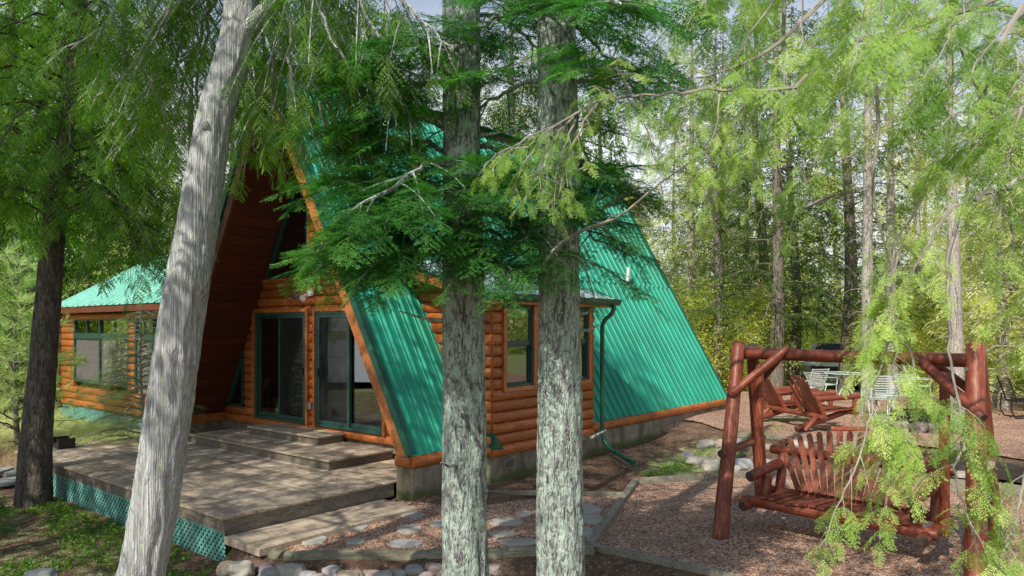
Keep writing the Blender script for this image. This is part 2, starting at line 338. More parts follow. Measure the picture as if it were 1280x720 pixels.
def ground():
    a=np.concatenate([np.linspace(-400,-40,14)[:-1],np.linspace(-40,-12,40)[:-1],np.linspace(-12,14,210)[:-1],np.linspace(14,40,40)[:-1],np.linspace(40,400,14)])
    b=np.concatenate([np.linspace(-300,-10,14)[:-1],np.linspace(-10,3,20)[:-1],np.linspace(3,18,190)[:-1],np.linspace(18,45,50)[:-1],np.linspace(45,600,16)])
    X,Y=np.meshgrid(a,b); Z=hgt(X,Y)
    nz=np.array([noise.fractal(Vector((x*.8,y*.8,0)),1,2,4) for x,y in zip(X.ravel(),Y.ravel())]).reshape(X.shape)
    Z=Z+nz*.02*(np.hypot(X,Y)<60)
    nx,ny=len(a),len(b); V=np.stack([X.ravel(),Y.ravel(),Z.ravel()],1)
    i=(np.arange(ny-1)[:,None]*nx+np.arange(nx-1)[None,:]).ravel(); F=np.stack([i,i+1,i+nx+1,i+nx],1)
    # green weight
    s=(X-P0.x)*V_.x+(Y-P0.y)*V_.y; t=(X-P0.x)*U_.x+(Y-P0.y)*U_.y
    g=ss(20,26,np.hypot(X,Y))*.9
    g=np.maximum(g,ss(-1.8,-3,s)*ss(-4,-1,t)*.95)
    g=np.maximum(g,.45*ss(-3.4,-4.2,t)*ss(-1.5,-3,X))
    g=np.maximum(g,.75*np.exp(-((s-7.1)**2/.9+(t-4.2)**2/4)))
    g=np.maximum(g,.9*np.exp(-((s-6.6)**2/1+(t-9)**2/4)))
    return npmesh('ground',V,F,g.ravel(),M['ground'])
def groundmat():
    t=NT('forest_floor'); c=t.coord(); g=t.attr()
    n=t.noise(c,3,8,.7); f=t.noise(c,45,5,.7); v=t.vor(c,38,out='Color'); vv=t.n('ShaderNodeSeparateColor'); t.l(v,vv.inputs[0])
    col=t.ramp(n,[(.3,(.06,.036,.026)),(.5,(.17,.105,.072)),(.72,(.34,.22,.15))])
    col=t.mix(t.ramp(vv.outputs[0],[(.55,0),(.62,.8)]),col,(.20,.12,.075)); col=t.mix(t.ramp(vv.outputs[1],[(.85,0),(.9,.8)]),col,(.36,.27,.19))
    gr=t.ramp(t.noise(c,14,6,.7),[(.3,(.12,.17,.04)),(.5,(.32,.38,.13)),(.7,(.66,.66,.42))])
    gf=t.math('ADD',g,t.math('MULTIPLY',t.math('SUBTRACT',t.noise(c,5,6,.75),.5),1.6))
    col=t.mix(t.ramp(gf,[(.42,0),(.6,1)]),col,gr)
    return t.end(t.pbr(col,.95,0,t.bump(t.math('ADD',t.vor(c,38),f),.9,.03),.15))
M['ground']=groundmat()
def gravelmat():
    t=NT('gravel_chips'); c=t.coord(); cc=t.vor(c,52,out='Color'); sp=t.n('ShaderNodeSeparateColor'); t.l(cc,sp.inputs[0]); d=t.vor(c,52)
    col=t.ramp(sp.outputs[0],[(.0,(.18,.078,.048)),(.35,(.52,.27,.175)),(.65,(.76,.46,.32)),(.92,(.90,.67,.51)),(1,(.92,.81,.69))])
    col=t.mix(t.ramp(d,[(.42,0),(.85,.75)]),col,(.07,.04,.032))
    big=t.noise(c,1.1,5,.65); col=t.mix(t.ramp(big,[(.45,0),(.7,.55)]),col,(.17,.10,.075))
    nd=t.noise(t.coord('Object',(40,7,1),(0,0,.7)),4,3); nd2=t.noise(t.coord('Object',(7,40,1),(0,0,.3)),4,3)
    col=t.mix(t.ramp(t.math('MAXIMUM',nd,nd2),[(.66,0),(.7,.7)]),col,(.36,.19,.10))
    return t.end(t.pbr(col,.9,0,t.bump(d,1.0,-.02),.2))
M['gravel']=gravelmat()
tag(ground(),kind='structure')
def water():
    t=NT('lake_water'); return t.end(t.pbr((.25,.32,.38),.12,0,t.bump(t.noise(t.coord('Object',(1,.3,1)),1.5,3),.2,.05),.9))
m=MB(); m.add([(-26,-60,-.25),(-26,22,-.25),(-300,22,-.25),(-300,-60,-.25)],[[0,1,2,3]]); tag(m.build('lake',water()),kind='structure')

def sheet(name,poly,mat,dz=.012,step=.12):
    xs=[p[0] for p in poly]; ys=[p[1] for p in poly]
    import bmesh
    bm=bmesh.new(); f=bm.faces.new([bm.verts.new((x,y,0)) for x,y in poly])
    for ax,lo,hi in ((0,min(xs),max(xs)),(1,min(ys),max(ys))):
        k=lo+step
        while k<hi:
            co_=[0,0,0]; co_[ax]=k; no=[0,0,0]; no[ax]=1
            bmesh.ops.bisect_plane(bm,geom=bm.verts[:]+bm.edges[:]+bm.faces[:],plane_co=co_,plane_no=no); k+=step
    for v in bm.verts: v.co.z=h1(v.co.x,v.co.y)+dz+.02*noise.noise(Vector((v.co.x*1.3,v.co.y*1.3,4)))
    bmesh.ops.recalc_face_normals(bm,faces=bm.faces)
    me=bpy.data.meshes.new(name); bm.to_mesh(me); bm.free(); me.materials.append(mat)
    for p in me.polygons: p.use_smooth=True
    o=bpy.data.objects.new(name,me); COL.objects.link(o); return tag(o,kind='structure')
A_=(1.86,10.8); B_=(.85,7.76); C_=(1.88,6.95)
sheet('gravel_court',[B_,C_,(3.4,5.65),(6,3.6),(8.6,2.2),(9.0,7.6),(7.1,11.3),(6.4,11.55),(4.1,11.45),A_],M['gravel'],.03)
sheet('gravel_path',[(-3.0,7.85),(-2.35,7.44),(-.55,7.48),(.86,7.64),(1.6,9.9),(.6,9.95),tuple(hw(6.3,-1.1)[:2]),tuple(hw(5.36,-1.25)[:2])],M['gravel'],.045)
sheet('gravel_terrace',[(3.2,17.0),(4.5,14.0),(5.2,13.0),(6.8,12.75),(7.7,11.7),(9.8,7.4),(13,5),(24,14),(16,25),(7,24),(4,20)],M['gravel'],.03,.3)
# ------------------------------------------------------------------ CABIN
SL,SR,SA=-1.41,5.55,2.07; ZB,ZT=.657,6.78; T0,T1=-1.10,9.26; KS=(ZT-ZB)/(SR-SA)
def rz_(s): return ZT-abs(s-SA)*KS
cab=empty('cabin',P0,R(HA),'tall A-frame log cabin with steep green ribbed metal roof reaching almost to the ground','cabin')
def roof_panel(mb,sfun,t0,t1,sa,sb,pitch=.2286,rib=.030,flip=1):
    # ribs run up the slope; sa lower s, sb upper s
    ts=[]; t=t0
    while t<t1-.001:
        for dt,hh in ((0,0),(.105,0),(.112,.008),(.126,.008),(.133,0),(.165,0),(.180,rib),(.216,rib)):
            if t+dt<t1: ts.append((t+dt,hh))
        t+=pitch
    ts.append((t1,0)); nrm=Vector((math.sin(math.atan(KS))*flip,0,math.cos(math.atan(KS))))
    K=6; vs=[];fs=[]
    for k in range(K+1):
        for tt,hh in ts:
            s=sa(tt)+(sb(tt)-sa(tt))*k/K if callable(sa) else sa+(sb-sa)*k/K
            p=Vector((s,tt,sfun(s)))+nrm*(hh+.0015*noise.noise(Vector((s*1.5,tt*2,3)))); vs.append(p)
    n=len(ts)
    for k in range(K):
        for i in range(n-1): fs.append([k*n+i,k*n+i+1,(k+1)*n+i+1,(k+1)*n+i])
    mb.add(vs,fs)
m=MB()
roof_panel(m,rz_,T0,.23,SR,4.0); roof_panel(m,rz_,T0,3.0,4.0,SA+.01); roof_panel(m,rz_,2.87,T1,SR,4.0); roof_panel(m,rz_,3.0,T1,4.0,SA+.01)
m.build('roof',M['roof'],cab)
m=MB(); roof_panel(m,rz_,T0,T1,SL,SA-.01,flip=-1); m.build('roof',M['roof'],cab)
m=MB(); e=.02
for sg in (-1,1):  # roof edge flashing, ridge cap
    sb=SR if sg>0 else SL
    m.beam((sb,T0-.035,ZB+.01),(SA,T0-.035,ZT+.04),.03,.10,up=(sg*KS,0,1))
    m.beam((sb+sg*.0,T0+.03,ZB+.035),(SA,T0+.03,ZT+.06),.13,.012,up=(sg*KS,0,1))
    m.beam((sb,T1+.02,ZB+.01),(SA,T1+.02,ZT+.04),.03,.10,up=(sg*KS,0,1))
    m.beam((SA+sg*.09,T0,ZT-.10),(SA+sg*.09,T1,ZT-.10),.012,.26,up=(sg*1.2,0,.7))
m.build('flashing',M['green'],cab)
for sg in (-1,1):
    m=MB(); sb=SR if sg>0 else SL
    n=Vector((sg*KS,0,1)).normalized(); o=n*-.13
    p=Vector((sb-sg*.02,T0+.0,ZB))+o; q=Vector((SA,T0+.0,ZT-.06))+o
    m.tint=.8; m.beam(p,q,.05,.16,up=n)
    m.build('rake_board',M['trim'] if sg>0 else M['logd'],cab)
# soffit = inner lining of the roof, boards running along the ridge
m=MB()
for sg in (-1,1):
    sb=SR if sg>0 else SL; n=Vector((sg*KS,0,1)).normalized()
    L=math.hypot(SR-SA,ZT-ZB); k=int(L/.19); d=Vector((SA-sb,0,ZT-ZB)).normalized()
    for i in range(k):
        m.tint=random.random()
        p=Vector((sb,0,ZB))+d*(i*.19+.095)-n*.20
        for t0,t1 in ((T0+.03,1.5),(1.5,T1-.03)):
            m.beam(p+Vector((0,t0,0)),p+Vector((0,t1,0)),.025,.182,up=d)
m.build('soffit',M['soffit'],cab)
LH=.163
def logrun(mb,a,b,z,axis,plane,out,h=LH,bul=.055,back=.05):
    """half-round log from a to b along axis 'x' or 'y', face at plane bulging toward out"""
    if b-a<.03: return
    mb.tint=random.random(); n=8; vs=[]; L=b-a; k=max(1,int(L/.5)); c0=min(.02,L*.2)
    st=[a,a+c0]+[a+L*i/k for i in range(1,k)]+[b-c0,b]
    ph=random.random()*40
    for j,x in enumerate(st):
        e=.72 if j in (0,len(st)-1) else 1
        for i in range(n+1):
            th=PI*i/n; d=math.sin(th)**.75*bul*e*(1+.12*noise.noise(Vector((x*2,ph,i*.3)))); zz=z+h/2-math.cos(th)*h/2*(.985)
            vs.append((x,plane+out*d,zz) if axis=='x' else (plane+out*d,x,zz))
        for zz in (z+h,z): vs.append((x,plane-out*back,zz) if axis=='x' else (plane-out*back,x,zz))
    m_=n+3; fs=[]
    for j in range(len(st)-1):
        for i in range(m_): fs.append([j*m_+i,j*m_+(i+1)%m_,(j+1)*m_+(i+1)%m_,(j+1)*m_+i])
    fs.append(list(range(m_))); fs.append([ (len(st)-1)*m_+i for i in range(m_)][::-1])
    mb.add(vs,fs)
def spans(a,b,holes):
    segs=[(a,b)]
    for h0,h1_ in holes:
        ns=[]
        for p,q in segs:
            if h1_<=p or h0>=q: ns.append((p,q)); continue
            if h0>p: ns.append((p,h0))
            if h1_<q: ns.append((h1_,q))
        segs=ns
    return segs
TW=.06
D1=(0.0,1.68); D2=(1.96,3.76); DZ=(.65,2.66)
def edge_s(z): 
    return SL+(z-ZB)/KS+.27, SR-(z-ZB)/KS-.27
m=MB(); z=.49
def fholes(zc):
    hs=[]
    if DZ[0]-.02<zc<DZ[1]: hs+= [(D1[0]-.05,D1[1]+.05),(D2[0]-.05,D2[1]+.05)]
    if .80<zc<2.62: hs.append((-3,-.42)); hs.append((3.92,9) if zc>.95 else (99,100))
    if 3.27<zc<5.6: hs+=[(-3,1.74),(1.98,9)]
    return hs
while z<6.3:
    a,b=edge_s(z+LH*.5); 
    for p,q in spans(a-.05,b+.05,fholes(z+LH/2)): logrun(m,p,q,z,'x',0,-1)
    z+=LH
m.build('front_wall',M['log'],cab,smooth=True)
# small wooden casings on the front
m=MB(); cz=[]
def casing(mb,x0,z0,x1,z1,w=.06,y=-.085):
    mb.tint=.85; mb.box(x0-w,y,z0,x0,0,z1+w); mb.box(x1,y,z0,x1+w,0,z1+w); mb.box(x0,y-.004,z1,x1,0,z1+w)
casing(m,*[D1[0],DZ[0],D1[1],DZ[1]]); casing(m,*[D2[0],DZ[0],D2[1],DZ[1]])
m.box(-.15,-.08,3.22,3.6,.0,3.285); m.box(1.735,-.075,3.285,1.775,0,5.6); m.box(1.945,-.075,3.285,1.985,0,5.6)
m.build('casing',M['log'],cab)
def poly_window(name,pts,y=-.02,fw=.05):
    f=MB(); n=len(pts); c=Vector((sum(p[0] for p in pts)/n,0,sum(p[1] for p in pts)/n))
    P=[Vector((p[0],0,p[1])) for p in pts]
    for i in range(n): 
        a,b=P[i],P[(i+1)%n]; d=(b-a).normalized(); nn=Vector((-d.z,0,d.x)); 
        if (c-a).dot(nn)<0: nn=-nn
        f.beam(a+nn*fw/2+Vector((0,y-.02,0)),b+nn*fw/2+Vector((0,y-.02,0)),.06,fw,up=nn)
    w_=f.build(name,M['frame'],cab)
    g=MB(); g.add([(p.x,y,p.z) for p in P],[list(range(n))]); g.build('pane',M['glass'],w_); return w_
def es(z): return edge_s(z)
z0=.82
poly_window('window',[(es(z0)[0],z0),(-.42,z0),(-.42,min(2.62,ZB+(-.42-.27-SL)*KS)),])
zt=5.5
poly_window('window',[(es(3.285)[0],3.285),(1.735,3.285),(1.735,zt),(es(zt)[0],zt)])
poly_window('window',[(1.985,3.285),(es(3.285)[1],3.285),(es(zt)[1],zt),(1.985,zt)])
z0=.97; poly_window('window',[(3.92,z0),(es(z0)[1],z0),(3.92,ZB+(SR-3.92-.27)*KS)])
def slider(x0,x1,fixed_left):
    f=MB(); z0_,z1_=DZ; w=.055
    f.box(x0,-.07,z0_,x0+w,.06,z1_,.006); f.box(x1-w,-.07,z0_,x1,.06,z1_,.006); f.box(x0+w,-.07,z1_-w,x1-w,.06,z1_,.006); f.box(x0+w,-.085,z0_,x1-w,.06,z0_+.05,.006)
    d=f.build('sliding_door',M['frame'],cab)
    xm=(x0+x1)/2
    for i,(a,b) in enumerate(((x0+w,xm+.03),(xm-.03,x1-w))):
        sc = (i==1) if fixed_left else (i==0)
        y=-.045 if sc else .0
        s_=MB(); e=.05
        s_.box(a,y-.015,z0_+.052,a+e,y+.015,z1_-w-.002); s_.box(b-e,y-.015,z0_+.052,b,y+.015,z1_-w-.002)
        s_.box(a+e,y-.015,z0_+.052,b-e,y+.015,z0_+.052+e*1.3); s_.box(a+e,y-.015,z1_-w-e,b-e,y+.015,z1_-w-.002)
        s_.build('sash',M['frame'],d)
        g=MB(); g.add([(a+e,y,z0_+.1),(b-e,y,z0_+.1),(b-e,y,z1_-.1),(a+e,y,z1_-.1)],[[0,1,2,3]])
        g.build('screen' if sc else 'pane',M['screen'] if sc else M['glass'],d)
        if sc:
            g=MB(); g.add([(a+e,.03,z0_+.1),(b-e,.03,z0_+.1),(b-e,.03,z1_-.1),(a+e,.03,z1_-.1)],[[0,1,2,3]]); g.build('pane',M['glass'],d)
            h=MB(); hx=b-e/2 if fixed_left else a+e/2; h.box(hx-.012,y-.04,1.52,hx+.012,y-.015,1.66,.004); h.build('handle',M['black'],d)
slider(*D1,True); slider(*D2,False)
# side walls below the roof: sill log, foundation
m=MB()
for s_,o in ((SR+.02,1),):
    logrun(m,T0-.02,.24,.50,'y',s_,o,h=.16,bul=.07,back=.3); logrun(m,2.86,T1-.05,.50,'y',s_,o,h=.16,bul=.07,back=.3)
logrun(m,T0,T1-.05,.50,'y',SL-.02,-1,h=.16,bul=.07,back=.3)
logrun(m,SR-.28,SR+.02,.502,'x',T0-.02,-1,h=.155,bul=.04,back=.02)
m.build('sill_log',M['log'],cab,smooth=True)
m=MB(); m.box(SR-.28,T0-.02,-.3,SR+.05,.22,.498,.01); m.box(SR-.28,2.88,-.3,SR+.05,T1-.1,.498,.01); m.box(SL-.04,T0,-.3,SL+.25,T1-.1,.498,.01); m.box(SL+.25,.02,-.3,SR-.28,.2,.488); m.box(5.2,.22,-.3,5.79,2.88,.487,.01)
m.box(SL+.25,T1-.4,-.3,SR-.28,T1-.1,.488)
m.build('foundation',M['conc'],cab)
def vent(x,y,z,w=.26,h=.14):
    f=MB(); f.box(x,y,z,x+.02,y+w,z+h,.003); v=f.build('foundation_vent',M['metalg'],cab)
    g=MB(); 
    for i in range(5): g.box(x+.02,y+.03,z+.025+i*.022,x+.026,y+w-.03,z+.035+i*.022)
    g.build('grille',M['black'],v)
vent(5.79,.50,.27); vent(5.60,8.9,.24)
# interior
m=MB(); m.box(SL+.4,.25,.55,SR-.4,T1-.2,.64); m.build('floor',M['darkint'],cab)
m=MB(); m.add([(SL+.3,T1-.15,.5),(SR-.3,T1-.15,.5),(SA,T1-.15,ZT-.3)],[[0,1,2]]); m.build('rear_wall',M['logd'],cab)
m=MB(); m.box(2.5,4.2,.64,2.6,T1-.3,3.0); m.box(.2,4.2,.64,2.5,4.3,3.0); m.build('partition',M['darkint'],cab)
# dormer ------------------------------------------------
DS,DT0,DT1=5.82,.24,2.86; ZE=2.77
WN=[(.47,1.13),(1.24,1.90),(2.01,2.67)]; WZ=(1.49,2.72)
m=MB(); z=.49
while z<ZE-.03:
    h=min(LH,ZE-z); 
    hs=[(WN[0][0]-.05,WN[2][1]+.05)] if WZ[0]-.08<z+h/2<WZ[1]+.1 else []
    for p,q in spans(DT0-.02,DT1+.02,hs): logrun(m,p,q,z,'y',DS,1,h=h)
    for tt,o in ((DT0,-1),(DT1,1)):
        s0=max(4.3,SR-(z-ZB)/KS-.05); logrun(m,s0,DS-.0,z+.002,'x',tt,o,h=h-.004)
    z+=LH
for k in range(4):   # side triangles up to the shed roof
    z=ZE+k*LH; s1=6.02-(z+LH*.9-ZE)/.30
    s0=SR-(z-ZB)/KS-.1
    for tt,o in ((DT0,-1),(DT1,1)):
        if s1>s0+.1: logrun(m,s0,s1,z,'x',tt,o)
m.build('dormer_wall',M['log'],cab,smooth=True)
m=MB(); m.tint=.9
m.box(DS-.02,WN[0][0]-.06,WZ[0]-.06,DS+.085,WN[2][1]+.06,WZ[0]-.0); m.box(DS-.02,WN[0][0]-.06,WZ[0],DS+.08,WN[0][0],WZ[1]); m.box(DS-.02,WN[2][1],WZ[0],DS+.08,WN[2][1]+.06,WZ[1])
for i in (0,1): m.box(DS-.02,WN[i][1],WZ[0],DS+.08,WN[i+1][0],WZ[1])
m.build('casing',M['trim'],cab)
def dh_window(t0,t1,z0,z1,x):
    f=MB(); w=.04
    f.box(x-.03,t0,z0,x+.05,t0+w,z1); f.box(x-.03,t1-w,z0,x+.05,t1,z1); f.box(x-.03,t0+w,z1-w,x+.05,t1-w,z1); f.box(x-.03,t0+w,z0,x+.06,t1-w,z0+w)
    zm=(z0+z1)/2+.03
    f.box(x-.0,t0+w,zm-.02,x+.035,t1-w,zm+.02)
    W=f.build('window',M['frame'],cab)
    for a,b,xx in ((z0+w,zm-.02,x),(zm+.02,z1-w,x+.02)):
        g=MB(); g.box(xx-.005,t0+w,a,xx+.012,t0+w+.03,b); g.box(xx-.005,t1-w-.03,a,xx+.012,t1-w,b); g.box(xx-.005,t0+w+.03,a,xx+.012,t1-w-.03,a+.03); g.box(xx-.005,t0+w+.03,b-.03,xx+.012,t1-w-.03,b); g.build('sash',M['frame'] ,W)
        g=MB(); g.add([(xx,t0+w,a),(xx,t1-w,a),(xx,t1-w,b),(xx,t0+w,b)],[[0,1,2,3]]); g.build('pane',M['glass'],W)
for a,b in WN: dh_window(a,b,WZ[0],WZ[1],DS+.0)
# shed roof
ES,ET0,ET1=6.06,-.20,3.28; sl=.30
def dz(s): return ZE+.10+(6.02-s)*sl
m=MB(); ts=[];t=ET0
while t<ET1:
    for dt,hh in ((0,0),(.178,0),(.190,.025),(.216,.025)):
        if t+dt<ET1: ts.append((t+dt,hh))
    t+=.2286
ts.append((ET1,0)); vs=[(s,tt,dz(s)+hh) for s in (ES,3.95) for tt,hh in ts]; n=len(ts)
m.add(vs,[[i,i+1,n+i+1,n+i] for i in range(n-1)])
m.add([(s,tt,dz(s)-.02) for s in (ES,3.95) for tt in (ET0,ET1)],[[0,1,3,2]])
m.build('dormer_roof',roofmat('silvery_metal_roof',(.36,.52,.50),(.50,.62,.62),.3),cab)
m=MB(); m.tint=.95
m.box(6.0,ET0+.0,ZE-.05,6.03,ET1,ZE+.085)
for tt in (ET0-.03,ET1): m.beam((6.03,tt+.015,dz(6.03)-.09),(3.98,tt+.015,dz(3.98)-.09),.03,.13,up=(sl,0,1))
m.box(DS-.05,ET0,ZE-.03,6.0,ET1,ZE-.005)
m.build('fascia',M['trim'],cab)
m=MB()
for tt in (ET0-.035,ET1+.005): m.beam((6.06,tt+.02,dz(6.06)+.0),(3.98,tt+.02,dz(3.98)+.0),.045,.03,up=(sl,0,1))
# gutter profile
prof=[(6.032,ZE+.09),(6.032,ZE-.0),(6.09,ZE-.01),(6.13,ZE+.03),(6.14,ZE+.085),(6.15,ZE+.095)]
vs=[(s,tt,z) for tt in (ET0-.03,ET1+.05) for s,z in prof]; n=len(prof)
m.add(vs,[[i,i+1,n+i+1,n+i] for i in range(n-1)]+[[0,1,2,3,4],[n+4,n+3,n+2,n+1,n]])
m.build('gutter',M['green'],cab)
m=MB(); tt=3.14
path=[(6.09,tt,ZE+.02),(6.09,tt,ZE-.08),(6.06,tt-.03,ZE-.16),(5.97,tt-.1,ZE-.26),(5.93,tt-.12,ZE-.36),(5.93,tt-.12,1.6),(5.93,tt-.12,.55),(5.96,tt-.12,.42),(6.1,tt-.16,.30),(6.45,tt-.28,.20),(6.66,tt-.36,.155)]
m.tube(path,.038,10); m.tube([(5.93,tt-.12,.60),(5.93,tt-.12,.66)],.046,10)
m.tube([path[-1],(6.70,tt-.375,.15)],.05,10)
m.build('downspout',M['green'],cab,smooth=True)
m=MB(); m.add([(5.9,DT0-.04,.62),(5.9,DT0+.16,.60),(5.9,DT0-.04,.84)],[[0,1,2]]); m.add([(5.5,DT0-.04,.62),(5.9,DT0-.04,.62),(5.9,DT0-.04,.84),(5.5,DT0-.04,.95)],[[0,1,2,3]]); m.build('flashing',M['green'],cab)
# white vent pipe on the roof
m=MB(); s_=4.0; t_=7.24
m.tube([(s_-.05,t_,rz_(s_)-.1),(s_,t_,rz_(s_)+.42)],.045,14); m.tube([(s_-.04,t_,rz_(s_)-.02),(s_-.03,t_,rz_(s_)+.04)],[.11,.06],14)
m.build('vent_pipe',M['white'],cab,smooth=True)
# flood light and outlet
m=MB(); m.box(1.74,-.09,2.93,1.90,-.05,3.05,.01); fl=m.build('floodlight',M['white'],cab)
for sx,q in ((-1,(1.58,-.22,2.93)),(1,(1.86,-.24,2.90))):
    h=MB(); p=(1.82+sx*.05,-.09,2.99); q=Vector(q); h.tube([p,(p[0]+sx*.04,-.13,2.96)],.012,8); d=Vector((sx*.15,-.6,-.25)).normalized()
    h.tube([q-d*.10,q-d*.03,q+d*.03],[.03,.045,.062],16); h.build('lamp_head',M['metalg'] if sx<0 else M['white'],fl,smooth=True)
m=MB(); m.box(1.77,-.1,.93,1.87,-.045,1.06,.008); m.build('outlet_box',M['metalg'],cab)
# lamp inside the low window
lp=empty('table_lamp',hw(-.62,.62,0),R(HA),'lamp with a pale shade standing inside behind the low triangular window','lamp')
m=MB(); m.tube([(0,0,1.12),(0,0,1.34)],[.11,.07],16,cap=False); m.build('lamp_shade',M['lampshade'],lp,smooth=True)
m=MB(); m.tube([(0,0,.64),(0,0,.68),(0,0,.72),(0,0,1.15)],[.09,.09,.02,.015],12); m.build('base',M['metalg'],lp)
# ------------------------------------------------------------------ DECK
dk=empty('deck',P0,R(HA),'low weathered board deck with teal lattice skirt in front of the cabin','deck')
DX0,DX1,DY0,DY1=-1.5,5.24,-3.57,-.02; DZt=.30
m=MB(); y=DY0-.02
while y<DY1-.05:
    x=DX0-.02; 
    cuts=[x]+sorted(random.uniform(DX0+.6,DX1-.6) for _ in range(2))+[DX1+.02]
    for a,b in zip(cuts[:-1],cuts[1:]):
        m.tint=random.random(); m.box(a+.004,y,DZt-.03,b-.004,min(y+.130,DY1),DZt+random.uniform(-.001,.001),.004)
    y+=.142
m.build('deck_boards',M['deck'],dk)
m=MB(); m.tint=.9
m.box(DX0,DY0,.135,DX1,DY0+.04,DZt-.032); m.box(DX1-.04,DY0+.04,.095,DX1,T0-.03,DZt-.032); m.box(DX0,DY0+.04,.135,DX0+.04,DY1,DZt-.032)
m.build('fascia',M['fascia'],dk)
def lattice(mb,p,q,z0,z1,w=.03,gap=.062,off=0):
    p=Vector(p);q=Vector(q);L=(q-p).length;d=(q-p)/L;h=z1-z0;nr=Vector((-d.y,d.x,0)); step=gap*1.414
    for sgn,o in ((1,0.0),(-1,.006)):
        x=-h
        while x<L:
            a0=max(0,x) ; b0=min(L,x+h)
            if b0>a0+.01:
                if sgn>0: za,zb=z0+(a0-x),z0+(b0-x)
                else: za,zb=z1-(a0-x),z1-(b0-x)
                mb.beam(p+d*a0+nr*(o+off)+Vector((0,0,za)),p+d*b0+nr*(o+off)+Vector((0,0,zb)),.006,w,up=(-d*sgn*0+Vector((0,0,1))))
            x+=step
m=MB(); lattice(m,(DX0,DY0+.02,0),(DX1-.02,DY0+.02,0),-.26,.13)
m.box(DX0,DY0+.008,.115,DX1,DY0+.02,.135); lattice(m,(DX0+.02,DY1,0),(DX0+.02,DY0,0),-.2,.13)
m.build('lattice_skirt',M['lattice'],dk)
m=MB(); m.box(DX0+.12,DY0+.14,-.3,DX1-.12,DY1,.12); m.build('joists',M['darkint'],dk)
def step_(s0,s1,t0,t1,z0,z1,label):
    e_=empty('deck_step',P0,R(HA),label,'step'); m=MB(); y=t0
    while y<t1-.02:
        m.tint=random.random()*.8; m.box(s0,y,z1-.03,s1,min(y+.137,t1),z1,.004); y+=.142
    m.build('tread',M['deck'],e_)
    m=MB(); m.tint=.9; m.box(s0+.03,t0+.03,z0,s1-.03,t0+.06,z1-.032); m.box(s0+.03,t0+.06,z0,s0+.06,t1,z1-.032); m.box(s1-.06,t0+.06,z0,s1-.03,t1,z1-.032); m.build('riser',M['fascia'],e_)
step_(-.1,4.02,-1.30,-.06,.301,.455,'wide low wooden step lying on the deck below both glass doors')
step_(.68,2.80,-.62,-.08,.456,.60,'short upper wooden step directly under the sliding doors')
# walkway board strip beside the deck
wp=empty('board_walk',P0,R(HA),'flat plank walkway strip running along the shaded right side of the deck','walkway')
m=MB()
for i in range(5):
    m.tint=random.random()*.7; m.box(DX1+.03+i*.142,DY0-.02,.02,DX1+.166+i*.142,-1.35,.10,.004)
m.build('plank',M['deck'],wp)
# black boot box on the deck
bt=empty('boot_box',hw(-1.05,-3.05,.30),R(HA-4),'small open black box with a notched rim on the left end of the deck','box')
bt.location=gp(79,559,.30); m=MB()
m.box(-.22,-.13,0,.22,.13,.02); m.box(-.22,-.13,.02,-.20,.13,.17,.004); m.box(.20,-.13,.02,.22,.13,.17,.004)
for sy in (-1,1):
    for x0,x1,z1 in ((-.2,-.12,.17),(-.12,-.04,.11),(-.04,.05,.075),(.05,.13,.11),(.13,.2,.17)): m.box(x0,sy*.12-.01,.02,x1,sy*.12+.01,z1)
m.build('tray',M['black'],bt)
# ------------------------------------------------------------------ SUNROOM
sr=empty('sunroom',P0,R(HA),'single storey log sunroom with pale green gable roof and screened windows at far left','building')
X0,X1,Y0,Y1=-7.92,-1.75,-.7,3.7; ZW=2.74
m=MB(); z=.44; WX=[(-7.12,-3.97),(-3.69,-1.95)]; WZ2=(1.05,2.62)
while z<ZW-.02:
    h=min(LH,ZW-z); hs=[WX[0],WX[1],(-9,-8.5)] if WZ2[0]-.04<z+h/2<WZ2[1] else []
    for p,q in spans(X0,X1,hs): logrun(m,p,q,z,'x',Y0,-1,h=h)
    hs=[(.1,1.5),(1.8,3.3)] if WZ2[0]-.04<z+h/2<WZ2[1] else []
    for p,q in spans(Y0,Y1,hs): logrun(m,p,q,z+.003,'y',X0,-1,h=h-.006)
    for p,q in spans(X0,X1,[(-7.3,-5.2),(-4.7,-2.6)] if WZ2[0]-.04<z+h/2<WZ2[1] else []): logrun(m,p,q,z,'x',Y1,1,h=h)
    z+=LH
for k in range(10):
    z=ZW+k*LH; hw2=(4.30-(z+LH)) /.68
    if hw2>.1: logrun(m,1.45-hw2,1.45+hw2,z,'y',X0,-1)
m.build('wall',M['log'],sr,smooth=True)
m=MB(); m.tint=.3; m.box(X0-.08,Y0-.1,.4,X0+.0,Y0-.02,ZW); m.build('corner_board',M['logd'],sr)
